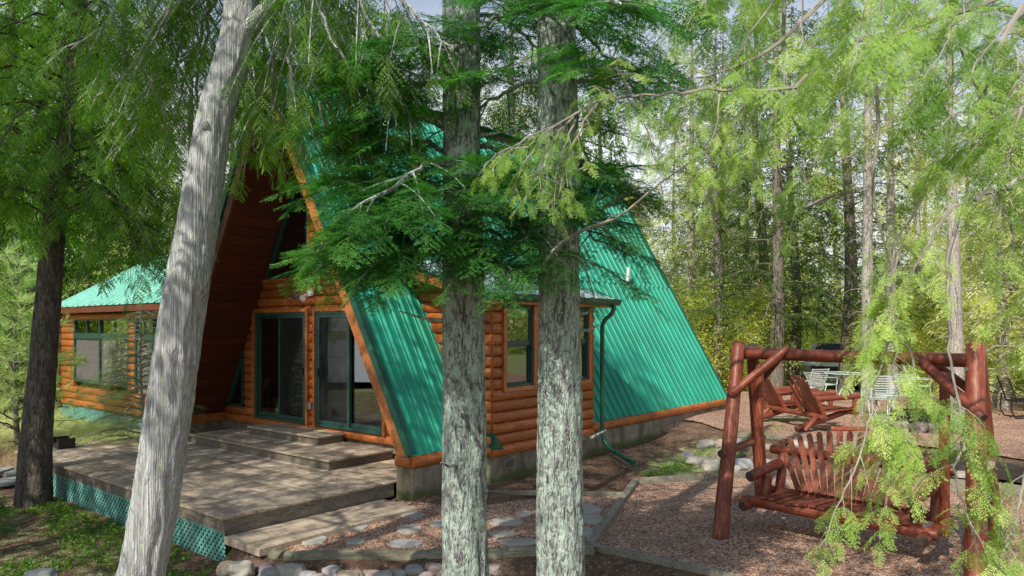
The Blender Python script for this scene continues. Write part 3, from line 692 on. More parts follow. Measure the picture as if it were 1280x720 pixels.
for a,b in WX:
    f=MB(); c=(a+b)/2; zt_=2.18; w=.07
    f.box(a,Y0-.04,WZ2[0],a+w,Y0+.04,WZ2[1]); f.box(b-w,Y0-.04,WZ2[0],b,Y0+.04,WZ2[1]); f.box(c-w/2,Y0-.045,WZ2[0]+w,c+w/2,Y0+.04,WZ2[1]-w)
    f.box(a+w,Y0-.04,WZ2[0],b-w,Y0+.04,WZ2[0]+w); f.box(a+w,Y0-.04,WZ2[1]-w,b-w,Y0+.04,WZ2[1]); f.box(a+w,Y0-.038,zt_-w,b-w,Y0+.04,zt_+w)
    for x in ((a+c)/2,(b+c)/2): f.box(x-.02,Y0-.03,zt_+w,x+.02,Y0+.02,WZ2[1]-w)
    W=f.build('window',M['frame'],sr)
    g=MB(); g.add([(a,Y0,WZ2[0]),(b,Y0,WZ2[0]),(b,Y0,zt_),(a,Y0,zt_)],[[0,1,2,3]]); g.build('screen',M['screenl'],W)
    g=MB(); g.add([(a,Y0,zt_),(b,Y0,zt_),(b,Y0,WZ2[1]),(a,Y0,WZ2[1])],[[0,1,2,3]]); g.build('pane',M['glassl'],W)
for a,b in ((.1,1.5),(1.8,3.3)):
    f=MB(); f.box(X0-.03,a,WZ2[0],X0+.03,a+.06,WZ2[1]); f.box(X0-.03,b-.06,WZ2[0],X0+.03,b,WZ2[1]); f.box(X0-.03,a+.06,WZ2[0],X0+.03,b-.06,WZ2[0]+.06); f.box(X0-.03,a+.06,WZ2[1]-.06,X0+.03,b-.06,WZ2[1]); W=f.build('window',M['frame'],sr)
    g=MB(); g.add([(X0,a,WZ2[0]),(X0,b,WZ2[0]),(X0,b,WZ2[1]),(X0,a,WZ2[1])],[[0,1,2,3]]); g.build('pane',M['glassl'],W)
m=MB(); RY=1.42; EZ=2.88; RZ_=4.26; EY=-1.02; K2=(RZ_-EZ)/(RY-EY)
ts=[];t=X0-.08
while t<X1+.2:
    for dt,hh in ((0,0),(.27,0),(.285,.035),(.315,.035)): ts.append((t+dt,hh))
    t+=.33
n=len(ts)
for sg in (-1,1):
    o=len(m.v); 
    m.add([(x,RY+sg*(RY-EY)*(1-k),EZ+(RZ_-EZ)*k+hh) for k in (0,1) for x,hh in ts],[[i,i+1,n+i+1,n+i] for i in range(n-1)])
m.beam((X0-.08,RY,RZ_+.035),(X1+.3,RY,RZ_+.035),.22,.02)
m.build('roof',M['roof2'],sr)
m=MB(); m.tint=.3; m.box(X0-.07,EY+.01,EZ-.15,X1,EY+.04,EZ-.02); 
for sg in (-1,1): m.beam((X0-.1,RY+sg*(RY-EY),EZ-.09),(X0-.1,RY,RZ_-.09),.03,.13,up=(0,-sg*K2,1))
m.box(X0-.07,EY+.04,EZ-.06,X1,Y0+.1,EZ-.04)
m.build('fascia',M['logd'],sr)
m=MB(); lattice(m,(X0,Y0-.02,0),(X1,Y0-.02,0),.02,.42,w=.04,gap=.08); m.build('lattice_skirt',M['lattice'],sr)
m=MB(); m.box(X0+.1,Y0+.12,-.1,X1,Y1-.1,.42); m.build('floor',M['tan'],sr)
m=MB(); m.box(-5.9,2.2,.42,-2.0,2.3,2.7); m.build('partition',M['tan'],sr)
ch=empty('armchair',hw(-6.3,.9,.42),R(HA+200),'pale pink armchair just visible behind the sunroom screen','armchair')
m=MB(); m.box(-.35,-.3,.12,.35,.35,.42,.05); m.build('seat',simple('armchair_fabric',(.5,.33,.28),.9),ch)
m=MB(); m.box(-.35,.3,.2,.35,.5,1.0,.07); m.build('backrest',bpy.data.materials['armchair_fabric'],ch)
for sx in (-1,1): m=MB(); m.box(sx*.42-.09,-.3,.1,sx*.42+.09,.45,.62,.05); m.build('armrest',bpy.data.materials['armchair_fabric'],ch)
m=MB()
for sx in (-.3,.3):
    for sy in (-.22,.32): m=MB(); m.box(sx-.03,sy-.03,0,sx+.03,sy+.03,.13); m.build('leg',M['darkint'],ch)
# ------------------------------------------------------------------ LOG SWING
SO=Vector((3.66,7.94,0)); SA_=R(-45.65)
fr=empty('log_swing_stand',SO,SA_,'tall reddish brown peeled log A-frame that carries the hanging bench','swing stand')
def L(name,p,q,r,parent,mats=None,**k):
    m=MB(); m.log(p,q,r,**k); return m.build(name,mats or [M['swing'],M['logend']],parent,smooth=True)
TZ=2.19
L('leg',(-.99,-.92,0),(-1.20,-.10,TZ),.088,fr,taper=.12); L('leg',(-1.41,.93,-.02),(-1.13,.10,TZ-.03),.085,fr,taper=.12)
L('leg',(1.47,-.925,-.02),(1.28,-.12,TZ+.02),.092,fr,taper=.1); L('leg',(1.22,.98,-.02),(1.24,.10,TZ-.02),.085,fr,taper=.1)
L('beam',(-1.24,0,2.06),(1.28,0,2.05),.070,fr)
L('brace',(-1.14,-.42,1.58),(-.62,-.03,2.14),.05,fr); L('brace',(-1.26,.40,1.60),(-.74,.08,2.06),.045,fr)
L('brace',(1.42,-.45,1.54),(.72,-.03,2.09),.05,fr); L('brace',(1.28,.42,1.60),(.80,.07,2.05),.045,fr)
L('side_rail',(-1.10,-.70,.93),(-1.30,.72,.95),.048,fr); L('side_rail',(1.46,-.42,1.12),(1.22,.85,1.10),.05,fr,mats=[M['swing'],M['logpale']])
m=MB()
for x,y,z in ((1.24,-.26,1.98),(-1.24,-.25,2.0)): 
    m.tube([(x,y-.03,z),(x,y+.005,z)],.018,10); 
    m.build('bolt',M['metalg'],fr); m=MB()
# bench
bn=empty('swing_bench',SO+Vector((0,0,.36)),SA_,'hanging red-brown log bench with fan shaped slat back and round log arms','swing bench')
Z=-.36
L('front_rail',(-1.05,-.34,.36+Z),(1.02,-.34,.36+Z),.062,bn)
L('rear_rail',(-.98,.22,.40+Z),(.98,.22,.40+Z),.052,bn)
L('back_rail',(-1.0,.33,.88+Z),(1.0,.33,.88+Z),.055,bn)
for s_ in (-1,1):
    L('side_rail',(s_*.93,-.52,.33+Z),(s_*.93,.36,.36+Z),.058,bn)
    L('armrest',(s_*.84,-.52,.68+Z),(s_*.84,.22,.74+Z),.06,bn)
    L('arm_post',(s_*.80,-.26,.36+Z),(s_*.78,-.20,.68+Z),.055,bn)
    L('back_post',(s_*.84,.20,.36+Z),(s_*.84,.33,.84+Z),.055,bn)
    L('hanger_post',(s_*.985,-.02,.28+Z),(s_*.985,0.0,1.93+Z),.050,bn)
for i in range(17):     # seat slats run front to back
    x=-.74+i*.0925; m=MB(); m.tint=random.random()
    z0=.43+Z+.012*math.cos(i*1.1)
    m.beam((x,-.40,z0),(x,.16,z0-.03),.078,.024); o=m.build('seat_slat',M['slat'],bn)
for i in range(16):     # fan back
    f=(i-7.5)/7.5; xb=f*.56; xt=f*.88; zt_=1.17-.20*f*f
    m=MB(); m.tint=random.random(); a=Vector((xb,.12,.47+Z)); b=Vector((xt,.34,zt_+Z)); d=b-a
    m.beam(a,b,.062,.022,up=(0,-1,.2)); m.beam(b,b+d.normalized()*.02,.04,.022,up=(0,-1,.2)); m.build('back_slat',M['slat'],bn)
# red hook hanging off the left brace
hk=empty('carabiner',Vector((3.10,8.97,1.51)),0,'small red hook hanging from the left end of the swing frame','hook')
m=MB(); c=Vector((0,0,0)); m.tube([Vector((math.cos(t)*.03,0,math.sin(t)*.045)) for t in np.linspace(-.9,5.2,16)],.007,6); m.build('hook',M['red'],hk)
m=MB(); m.tube([(0,0,.045),(0,0,.16)],.004,5); m.build('cord',M['twig'],hk)
# ------------------------------------------------------------------ DOUBLE LOG CHAIR
def settee():
    c=gp(1006,532,.33); e_=empty('double_log_chair',(c.x,c.y,h1(c.x,c.y)+.03),R(14),'reddish log double chair with small table between its two slatted seats, behind the swing','chair')
    # local: seats face +x, pair laid along y
    for y in (-.72,.72):
        L('base_log',(-.72,y*1.0,.05),(.62,y,.42),.06,e_,mats=[M['swing'],M['logend']])
    L('front_rail',(.42,-1.02,.38),(.42,1.02,.38),.055,e_); L('rear_rail',(-.30,-1.02,.30),(-.30,1.02,.30),.055,e_)
    for y0 in (-.98,-.28,.28,.98):
        L('armrest',(-.45,y0,.66),(.52,y0,.70),.058,e_); L('arm_post',(.40,y0,.40),(.42,y0,.67),.045,e_); L('back_post',(-.26,y0,.28),(-.46,y0,.72),.045,e_)
    L('skid',(.0,-.80,.04),(.70,-1.0,.03),.055,e_)
    for yc in (-.63,.63):
        for i in range(6):
            y=yc+(i-2.5)*.10; m=MB(); m.tint=random.random(); m.beam((-.24,yc+(y-yc)*.85,.32),(-.64,yc+(y-yc)*1.15,1.10-.02*(i-2.5)**2),.075,.022,up=(1,0,.4)); m.build('back_slat',M['slat'],e_)
        for i in range(6): m=MB(); x=-.2+i*.115; m.tint=random.random(); m.beam((x,yc-.33,.40+.008*i),(x,yc+.33,.40+.008*i),.09,.022,up=(0,0,1)); m.build('seat_slat',M['slat'],e_)
    for i in range(3): m=MB(); x=-.12+i*.15; m.tint=random.random(); m.beam((x,-.24,.70),(x,.24,.70),.14,.022); m.build('table_slat',M['slat'],e_)
    for y0 in (-.98,.98): L('rear_leg',(-.30,y0*.8,.30),(-.62,y0*.85,.02),.05,e_)
settee()
# ------------------------------------------------------------------ PATIO FURNITURE
M['patio']=simple('pale_green_metal',(.50,.62,.56),.45,var=.12); M['sling']=simple('pale_sling_fabric',(.62,.70,.66),.8,var=.08)
def sling_chair(loc,rz,label,chaise=False):
    e_=empty('patio_chair',loc,rz,label,'chair','pale green patio chairs around the table'); k=1.35 if chaise else 1
    for s_ in (-1,1):
        m=MB(); m.tube([(s_*.27,-.28,0),(s_*.27,-.25,.40),(s_*.27,.20,.38),(s_*.27,.42+.1*(k-1),.95 if not chaise else .75)],.016,8); m.tube([(s_*.27,.30,0),(s_*.27,.14,.38)],.016,8)
        m.tube([(s_*.29,-.26,.40),(s_*.29,-.28,.60),(s_*.29,.26,.62)],.016,8); m.build('side_frame',M['patio'],e_,smooth=True)
    m=MB(); 
    for i in range(9): y=-.26+i*.052; m.box(-.26,y,.395-.003*i,.26,y+.047,.405-.003*i)
    m.build('seat',M['sling'],e_)
    m=MB(); zt=.95 if not chaise else .75
    for i in range(10): f=i/10; f2=f+.085; m.beam((0,.20+.22*(f+.04),.38+(zt-.38)*(f+.04)),(0,.20+.22*f2+.0,.38+(zt-.38)*f2),.52,.010,up=(0,-1,.4))
    m.build('backrest',M['sling'],e_)
def gpos(px,py,z=.30):
    c=gp(px,py,z); return (c.x,c.y,h1(c.x,c.y)+.03)
sling_chair(gpos(1012,505),R(200),'pale green patio chair standing behind the log double chair, seen from its back')
sling_chair(gpos(1028,498),R(115),'low pale patio chair between the log double chair and the glass table',True)
sling_chair(gpos(1098,520),R(170),'pale green patio chair nearest the fire pit on its left side')
sling_chair(gpos(1128,516),R(150),'pale green patio chair half hidden behind the drooping bough')
sling_chair(gpos(1150,500),R(60),'pale green patio chair on the far side behind the fire pit')
sling_chair(gpos(1232,505),R(215),'pale green patio chair right of the swing frame, back turned to the forest')
tb=empty('patio_table',gpos(1056,497),R(10),'round glass topped patio table with curved white metal legs','table')
m=MB(); m.tube([(math.cos(a)*.55,math.sin(a)*.55,.71) for a in np.linspace(0,2*PI,33)],.018,6,cap=False); m.build('rim',M['patio'],tb,smooth=True)
m=MB(); m.add([(math.cos(a)*.54,math.sin(a)*.54,.715) for a in np.linspace(0,2*PI,32,endpoint=False)],[list(range(32))]); m.build('tabletop',M['glassl'],tb)
for k in range(4):
    a=k*PI/2+.4; m=MB(); m.tube([Vector((math.cos(a)*r,math.sin(a)*r,z)) for r,z in ((.42,.0),(.26,.12),(.10,.32),(.16,.5),(.34,.66),(.5,.70))],.016,8); m.build('leg',M['patio'],tb,smooth=True)
# second small wire table
tb=empty('wire_side_table',gpos(1108,522),R(10),'low white wire side table beside the fire pit under the drooping bough','table')
m=MB(); m.tube([(math.cos(a)*.3,math.sin(a)*.3,.5) for a in np.linspace(0,2*PI,25)],.012,6,cap=False)
for i in range(9): x=-.26+i*.065; y=math.sqrt(.09-x*x); m.tube([(x,-y,.5),(x,y,.5)],.005,5)
m.build('tabletop',M['patio'],tb)
for k in range(3): a=k*2.09; m=MB(); m.tube([(math.cos(a)*.28,math.sin(a)*.28,0),(math.cos(a)*.15,math.sin(a)*.15,.25),(math.cos(a)*.27,math.sin(a)*.27,.5)],.012,6); m.build('leg',M['patio'],tb)
# black rocking chair frame at the right edge
e_=empty('metal_chair',gpos(1277,524),R(80),'black curved metal chair frame cut off by the right edge of the picture','chair')
for s_ in (-1,1):
    m=MB(); m.tube([(s_*.25,.30,.55),(s_*.25,.33,.2),(s_*.25,.25,.03),(s_*.25,0,.0),(s_*.25,-.28,.03),(s_*.25,-.33,.2),(s_*.25,-.2,.42),(s_*.25,.2,.38),(s_*.25,.4,.95)],.018,8); m.build('side_frame',M['black'],e_,smooth=True)
m=MB(); 
for i in range(9): y=-.2+i*.05; m.box(-.25,y,.40-.004*i,.25,y+.03,.41-.004*i)
m.build('seat',M['black'],e_)
m=MB()
for i in range(9): f=i/9; m.beam((-.25,.2+.2*f,.40+.55*f),(.25,.2+.2*f,.40+.55*f),.035,.01)
m.build('backrest',M['black'],e_)
# ------------------------------------------------------------------ ROCKS
def rockmat(name,a,b):
    t=NT(name); c=t.coord(); n=t.noise(c,5,6,.65); f=t.noise(c,50,4,.6); col=t.mix(t.ramp(n,[(.35,0),(.65,1)]),a,b); col=t.mix(t.ramp(f,[(.5,0),(.75,.5)]),col,tuple(x*.5 for x in a))
    col=t.mix(t.math('MULTIPLY',t.ramp(t.noise(c,2.5,5,.7),[(.56,0),(.64,1)]),.6),col,(.36,.38,.30))
    return t.end(t.pbr(col,.85,0,t.bump(t.math('ADD',n,f),.5,.01),.25))
RM=[rockmat('grey_rock',(.26,.26,.27),(.42,.41,.40)),rockmat('pale_rock',(.36,.33,.28),(.54,.50,.44)),rockmat('purple_rock',(.12,.09,.10),(.22,.17,.18)),rockmat('tan_rock',(.36,.28,.20),(.52,.42,.32)),rockmat('pink_rock',(.40,.29,.26),(.55,.42,.38))]
def rock(name,loc,size,mi,label=None,cat='rock',group=None,parent=None,seed=None,flat=1,rz=None):
    import bmesh
    bm=bmesh.new(); bmesh.ops.create_icosphere(bm,subdivisions=4,radius=1); sd_=seed if seed is not None else random.random()*100
    sx,sy,sz=size
    for v in bm.verts:
        c=v.co; n1=noise.fractal(c*1.1+Vector((sd_,0,0)),1,2,4); f=1+n1*.30
        q=Vector((c.x,c.y,c.z)); m_=max(abs(q.x),abs(q.y),abs(q.z)); q=q*(1+.18*(1-m_))
        v.co=Vector((q.x*sx*f,q.y*sy*f,q.z*sz*f))
        if v.co.z>sz*.55*flat+sz*.2: v.co.z=sz*.55*flat+sz*.2+(v.co.z-(sz*.55*flat+sz*.2))*.35
    me=bpy.data.meshes.new(name); bm.to_mesh(me); bm.free()
    for p in me.polygons: p.use_smooth=True
    me.materials.append(RM[mi]); o=bpy.data.objects.new(name,me); COL.objects.link(o); o.location=loc; o.rotation_euler=(0,0,random.random()*6.3 if rz is None else rz)
    if parent is not None: o.parent=parent
    if label: tag(o,label,cat,group)
    return o
def rockpx(px,py,w,z,mi,hr,label,group,name='rock',dr=.8):
    c=gp(px,py,z); r=w/900*c.y/2; return rock(name,(c.x,c.y+r*.5,z+r*hr*.35),(r,r*dr,r*hr),mi,label,'rock',group,rz=random.uniform(-.4,.4))
G1='cobbles along the foot of the log edging'
for px,py,w,mi in ((282,712,26,3),(299,716,34,1),(322,700,26,2),(331,712,22,2),(336,722,30,0),(352,709,22,1),(361,722,38,1),(384,724,26,0),(399,727,24,4),(413,720,30,0),(436,728,34,3),(462,722,24,4),(478,724,26,1),(497,719,22,0),(517,717,26,0),(533,722,20,4),(542,714,26,4),(556,721,24,3),(600,724,26,4),(618,712,20,4)):
    nm={0:'grey',1:'pale whitish',2:'dark purplish',3:'tan',4:'pinkish'}[mi]
    rockpx(px,py+4,w,-.09,mi,.75,nm+' rounded cobble in the row below the log edging',G1)
rockpx(44,727,38,-.15,0,.5,'grey flat boulder alone among the green plants at bottom left','boulders','boulder')
G2='boulders on the bank between the cabin and the swing'
for px,py,w,mi,lb in ((862,572,16,0,'a'),(872,583,26,1,'a'),(885,563,28,1,'a'),(893,588,32,1,'a'),(905,577,30,3,'a'),(917,592,24,0,'a'),(930,585,26,0,'a'),(938,573,26,1,'a'),(947,594,20,0,'a'),(958,586,26,0,'a'),(976,572,26,1,'a'),(905,558,20,4,'a'),(924,560,26,1,'a'),(957,566,24,3,'a'),(990,580,22,0,'a'),(855,560,14,4,'a'),(1000,562,26,1,'a')):
    z=h1(*gp(px,py,.15)[:2]); nm={0:'grey',1:'sunlit pale',3:'tan',4:'pinkish'}[mi]
    rockpx(px,py,w,z,mi,.7,nm+' boulder in the rock bank behind the left swing legs',G2,'boulder')
# stepping stones
def flag(px,py,w,hp,z,mi,label,group):
    c=gp(px,py,z); rx=w/900*c.y/2; yy=hp/2*c.y**2/(900*(H-z)); n=9; ph=random.random()*9
    m=MB(); k=[1+.22*noise.noise(Vector((math.cos(2*PI*i/n)*1.5,math.sin(2*PI*i/n)*1.5,ph))) for i in range(n)]
    vs=[];
    for f,zz in ((1.0,-.04),(1.0,.008),(.95,.016)): vs+=[(math.cos(2*PI*i/n)*rx*k[i]*f,math.sin(2*PI*i/n)*yy*k[i]*f,zz) for i in range(n)]
    m.add(vs,[[a*n+i,a*n+(i+1)%n,(a+1)*n+(i+1)%n,(a+1)*n+i] for a in (0,1) for i in range(n)]+[[2*n+i for i in range(n)]])
    o=m.build('stepping_stone',RM[mi]); o.location=(c.x,c.y,z); return tag(o,label,'paving stone',group)
G3='flagstones in the gravel path'
for px,py,w,h_,mi in ((394,676,32,11,1),(446,659,26,9,0),(445,677,24,8,0),(512,662,32,11,1),(516,642,34,13,0),(507,680,46,9,0),(548,655,22,9,0),(545,633,22,9,0),(630,653,44,9,1),(655,643,22,6,0),(648,678,54,8,0),(628,668,34,6,1),(728,637,46,13,1),(741,650,30,12,0),(734,666,18,12,1),(700,660,40,10,0),(590,668,30,8,0)):
    flag(px,py,w,h_,.048,1 if mi else (1 if random.random()<.4 else 0),'flat flagstone set in the gravel path beside the deck',G3)
for px,py,w,h_,mi in ((755,698,26,10,2),(800,710,30,9,2)): flag(px,py,w,h_,-.13,0,'dark bluish slab on the ground between the right trunk and the court edging','slabs by the court')
for px,py,w,h_ in ((1205,592,40,5),(1195,560,40,5),(1150,580,36,6),(1270,596,34,6)): flag(px,py,w,h_,.10 if py>570 else .33,1,'pale flat stone on the gravel steps behind the swing','step stones')
# flat stones at left edge
for px,py,w in ((8,601,34),(22,590,26),(0,588,20)): flag(px,py,w,9,-.12,0,'grey flat stone beside the dark tree at the left edge','stones at left edge')
# ------------------------------------------------------------------ EDGING
def edge(name,pts,r,mat,label,cat,kind='log',w=.04,h=.12,dz=0,group=None):
    e_=empty(name,(pts[0][0],pts[0][1],0),0,label,cat,group); o=Vector((pts[0][0],pts[0][1],0))
    for (a,b) in zip(pts[:-1],pts[1:]):
        a=Vector((a[0],a[1],a[2] if len(a)>2 else 0))-o; b=Vector((b[0],b[1],b[2] if len(b)>2 else 0))-o; m=MB(); m.tint=.8
        if kind=='log': m.log(a,b,r,n=16,capmi=0); m.build('log',[mat],e_,smooth=True)
        else: m.beam(a+Vector((0,0,dz)),b+Vector((0,0,dz)),w,h); m.build('board',mat,e_)
edge('log_edging',[(-3.02,7.92,.0),(-2.36,7.44,-.01)],.085,M['timber'],'short weathered half round log at the corner by the deck and cobbles','edging')
edge('log_edging',[(-2.34,7.42,-.01),(-.55,7.46,-.01),(.86,7.62,.0)],.082,M['timber'],'long greenish weathered log edging the gravel path above the cobbles','edging')
edge('edging_board',[(.84,7.74,.02),(1.86,10.85,.035)],0,M['edging'],'pale board running between the path and the swing court','edging','b',w=.09)
edge('edging_board',[(1.84,10.88,.05),(4.1,11.52,.05),(6.3,11.6,.05)],0,M['edging'],'thin pale board along the far side of the swing court','edging','b',w=.05,h=.1)
edge('edging_board',[(.86,7.70,.0),(1.88,6.92,.0),(3.4,5.6,.0)],0,M['edging'],'pale board along the near side of the swing court at the bottom','edging','b',w=.07)
edge('edging_board',[(-.9,10.05,.07),(.62,10.0,.08),(1.62,9.98,.06)],0,M['edging'],'thin board dividing the flagstone path from the dark mulch','edging','b',w=.05,h=.06)
edge('timber_step',[(6.2,12.35,.20),(7.25,11.35,.20),(8.6,8.6,.20)],0,M['darktimber'],'dark timber retaining the raised fire pit terrace behind the swing','timber','b',w=.14,h=.24)
edge('timber_step',[(5.4,10.9,.08),(6.95,10.2,.08),(8.2,8.0,.08)],0,M['edging'],'weathered grey timber of the lower gravel step right behind the swing','timber','b',w=.14,h=.18)
edge('timber_edge',[(4.2,14.1,.30),(5.2,13.2,.32),(6.2,12.6,.32)],0,M['edging'],'pale timber edging in front of the log double chair','timber','b',w=.09,h=.1)
# ------------------------------------------------------------------ FIRE PIT
fp=empty('fire_pit',(8.3,14.7,.33),0,'round fire pit of dark stones with a black steel ring on the terrace','fire pit')
m=MB(); n=40; vs=[(math.cos(2*PI*i/n)*r,math.sin(2*PI*i/n)*r,z) for r,z in ((.52,0),(.52,.34),(.50,.34),(.50,0)) for i in range(n)]
m.add(vs,[[a*n+i,a*n+(i+1)%n,(a+1)*n+(i+1)%n,(a+1)*n+i] for a in range(3) for i in range(n)]); m.build('ring',M['black'],fp)
for i in range(15):
    a=2*PI*i/15; rock('stone',(math.cos(a)*.70,math.sin(a)*.70,.08),(.15,.13,.12+random.random()*.03),random.choice((0,2,2,3,4)),parent=fp)
# ------------------------------------------------------------------ PICKUP
def pickup():
    c=(13.6,30.2); e_=empty('pickup_truck',(c[0],c[1],h1(*c)),R(150),'silver pickup truck parked nose out among the trees beyond the patio','pickup truck')
    paint=simple('silver_paint',(.62,.64,.68),.3,.4,var=.05); paint.node_tree.nodes['Principled BSDF'].inputs['Coat Weight'].default_value=.6
    # local: nose toward +y
    prof=[(-2.9,.55),(-2.9,1.12),(-1.05,1.14),(-.95,1.20),(-.75,1.86),(.45,1.88),(1.05,1.28),(2.25,1.18),(2.72,1.05),(2.80,.55),(2.4,.42),(-2.6,.42)]
    m=MB(); n=len(prof); vs=[]
    for x,k in ((-.98,1),(-.90,1.0),(.90,1.0),(.98,1)):
        for y,z in prof: vs.append((x*(.86 if z>1.3 else 1),y,z-(.05 if abs(x)>.95 else 0)))
    fs=[[a*n+i,a*n+(i+1)%n,(a+1)*n+(i+1)%n,(a+1)*n+i] for a in range(3) for i in range(n)]+[list(range(n))[::-1],[3*n+i for i in range(n)]]
    m.add(vs,fs); m.build('body',paint,e_)
    m=MB(); m.box(-.62,2.70,.68,.62,2.83,1.02,.02); g=m.build('grille',M['black'],e_)
    m=MB(); m.box(-.5,2.831,.83,.5,2.84,.86); m.build('bar',M['metalg'],g)
    m=MB(); m.box(-1.0,2.66,.42,1.0,2.92,.64,.04); m.build('bumper',M['metalg'],e_)
    for s_ in (-1,1):
        m=MB(); m.box(s_*.80-.17,2.58,.84,s_*.80+.17,2.80,1.04,.03); m.build('headlight',M['white'],e_)
        m=MB(); m.box(s_*1.12-.1,.72,1.22,s_*1.12+.1,.82,1.46,.03); m.build('mirror',M['black'],e_)
        m=MB(); m.add([(s_*.855,-.68,1.30),(s_*.855,.75,1.30),(s_*.80,.40,1.80),(s_*.80,-.62,1.80)],[[0,1,2,3]]); m.build('side_window',M['black'],e_)
        for y in (-1.75,1.85):
            m=MB(); m.tube([(s_*.78,y,.40),(s_*1.0,y,.40)],.40,24); w_=m.build('wheel',M['black'],e_)
            m=MB(); m.tube([(s_*.99,y,.40),(s_*1.01,y,.40)],.24,18); m.build('rim',M['metalg'],w_)
    m=MB(); m.add([(-.74,.99,1.36),(.74,.99,1.36),(.70,.50,1.83),(-.70,.50,1.83)],[[0,1,2,3]]); o=m.build('windshield',M['black'],e_); o.location=(0,.03,.03)
pickup()
# ------------------------------------------------------------------ FOLIAGE
def quad(c,d,side,l,w):                    # leaf: a pointed diamond quad
    c=np.array(c,float);d=np.array(d,float);s=np.array(side,float)
    return [c,c+d*l*.45+s*w*.5,c+d*l,c+d*l*.45-s*w*.5]
def tpl(quads):
    V=np.array(quads).reshape(-1,3); return V,np.arange(len(V)).reshape(-1,4)
def t_hemlock(n=11,dn=.05,nl=.055,nw=.024,seed=1,tip=.95,wd=.50):
    r=np.random.default_rng(seed); Q=[]
    def twig(p,d,L,up):
        side=np.cross(up,d); k=max(2,int(L/dn))
        for i in range(k+1):
            f=i/k; c=p+d*L*f+np.array([0,0,-.10*L*f*f])
            for sg in (-1,1):
                a=.95+r.normal()*.15; dd=d*math.cos(a)+side*sg*math.sin(a)+up*r.normal()*.12
                Q.append(quad(c,dd,up*.25+d*.97 if False else np.cross(up+r.normal(size=3)*.25,dd),nl*(1-.35*f)*(1+r.normal()*.12),nw))
        Q.append(quad(p+d*L*.9,d,side,nl*1.1,nw))
    up=np.array([0,0,1.0])
    for i in range(n):
        f=.06+.9*i/n; p=np.array([f,0,-.10*f*f]); sg=1 if i%2 else -1
        a=R(50)+r.normal()*.1; L=(wd*(1-f)**.75+.09)*(1+r.normal()*.12)
        d=np.array([math.cos(a),math.sin(a)*sg,-.12+r.normal()*.08]); d/=np.linalg.norm(d); twig(p,d,L,up)
    twig(np.array([.45,0,-.03]),np.array([.98,0,-.15]),.55*tip,up)
    return tpl(Q)
def t_cedar(n=9,seed=1,sub=5,l=.10,w=.030):
    r=np.random.default_rng(seed); Q=[]; up=np.array([0,0,1.0])
    for i in range(n):
        f=.05+.9*i/n; sg=1 if i%2 else -1; p=np.array([f,0,-.18*f*f]); a=R(42)+r.normal()*.12; L=.46*(1-f)**.7+.10
        d=np.array([math.cos(a),math.sin(a)*sg,-.2+r.normal()*.1]); d/=np.linalg.norm(d); side=np.cross(up,d)
        for j in range(sub+1):
            g=j/sub; c=p+d*L*g+np.array([0,0,-.2*L*g*g])
            Q.append(quad(c,d,side,l*1.1,w))
            for s2 in (-1,1):
                b=.62+r.normal()*.12; dd=d*math.cos(b)+side*s2*math.sin(b)+up*r.normal()*.1
                Q.append(quad(c,dd,np.cross(up,dd),l*(1.15-.4*g)*(1+r.normal()*.15),w))
    for g in np.linspace(.5,1,6): Q.append(quad(np.array([g,0,-.18*g*g]),np.array([.97,0,-.25]),np.array([0,1,0]),l*1.2,w))
    return tpl(Q)
def t_clump(n=16,seed=1,l=.42,w=.12,flat=.3,droop=.15):
    r=np.random.default_rng(seed); Q=[]
    for i in range(n):
        x=r.random()*.9; y=(r.random()-.5)*(1.1-x)*1.0; z=r.normal()*flat*.25-droop*x*x
        a=math.atan2(y,.4)+r.normal()*.35; d=np.array([math.cos(a),math.sin(a),r.normal()*.3-.1]); d/=np.linalg.norm(d)
        s=np.cross(r.normal(size=3)*.5+np.array([0,0,1]),d); s/=np.linalg.norm(s)+1e-6; Q.append(quad([x,y,z],d,s,l*(.6+.6*r.random()),w))
    return tpl(Q)
def t_ball(n=20,seed=1,l=.34,w=.20):
    r=np.random.default_rng(seed); Q=[]
    for i in range(n):
        c=r.normal(size=3); c/=np.linalg.norm(c); c*=r.random()**.4*.9; d=r.normal(size=3)+c+np.array([0,0,-.4]); d/=np.linalg.norm(d)
        s=np.cross(r.normal(size=3)+np.array([0,0,1.2]),d); s/=np.linalg.norm(s)+1e-6; Q.append(quad(c,d,s,l*(.6+.6*r.random()),w))
    return tpl(Q)
def t_tuft(n=26,seed=1,l=.9,w=.035):
    r=np.random.default_rng(seed); Q=[]
    for i in range(n):
        d=r.normal(size=3)*.75+np.array([1,0,.1]); d/=np.linalg.norm(d); s=np.cross(d,r.normal(size=3)); s/=np.linalg.norm(s)+1e-6
        Q.append(quad(np.array([r.random()*.3,0,0]),d,s,l*(.6+.4*r.random()),w))
    return tpl(Q)
T={'hem':[t_hemlock(seed=i) for i in range(4)],'hemfine':[t_hemlock(13,.047,.075,.034,seed=i+9) for i in range(4)],
   'hemtip':[t_hemlock(12,.05,.085,.032,seed=i+19,wd=.26) for i in range(4)],'cedar':[t_cedar(seed=i) for i in range(4)],'cedarfine':[t_cedar(11,i+3,6,.075,.021) for i in range(4)],
   'clump':[t_clump(16,i) for i in range(5)],'clumpf':[t_clump(30,i,.26,.06,.3) for i in range(5)],'clumpc':[t_clump(18,i,.36,.10,.4,.5) for i in range(5)],
   'ball':[t_ball(20,i) for i in range(4)],'ballf':[t_ball(34,i,.22,.12) for i in range(4)],'tuft':[t_tuft(26,i) for i in range(4)]}
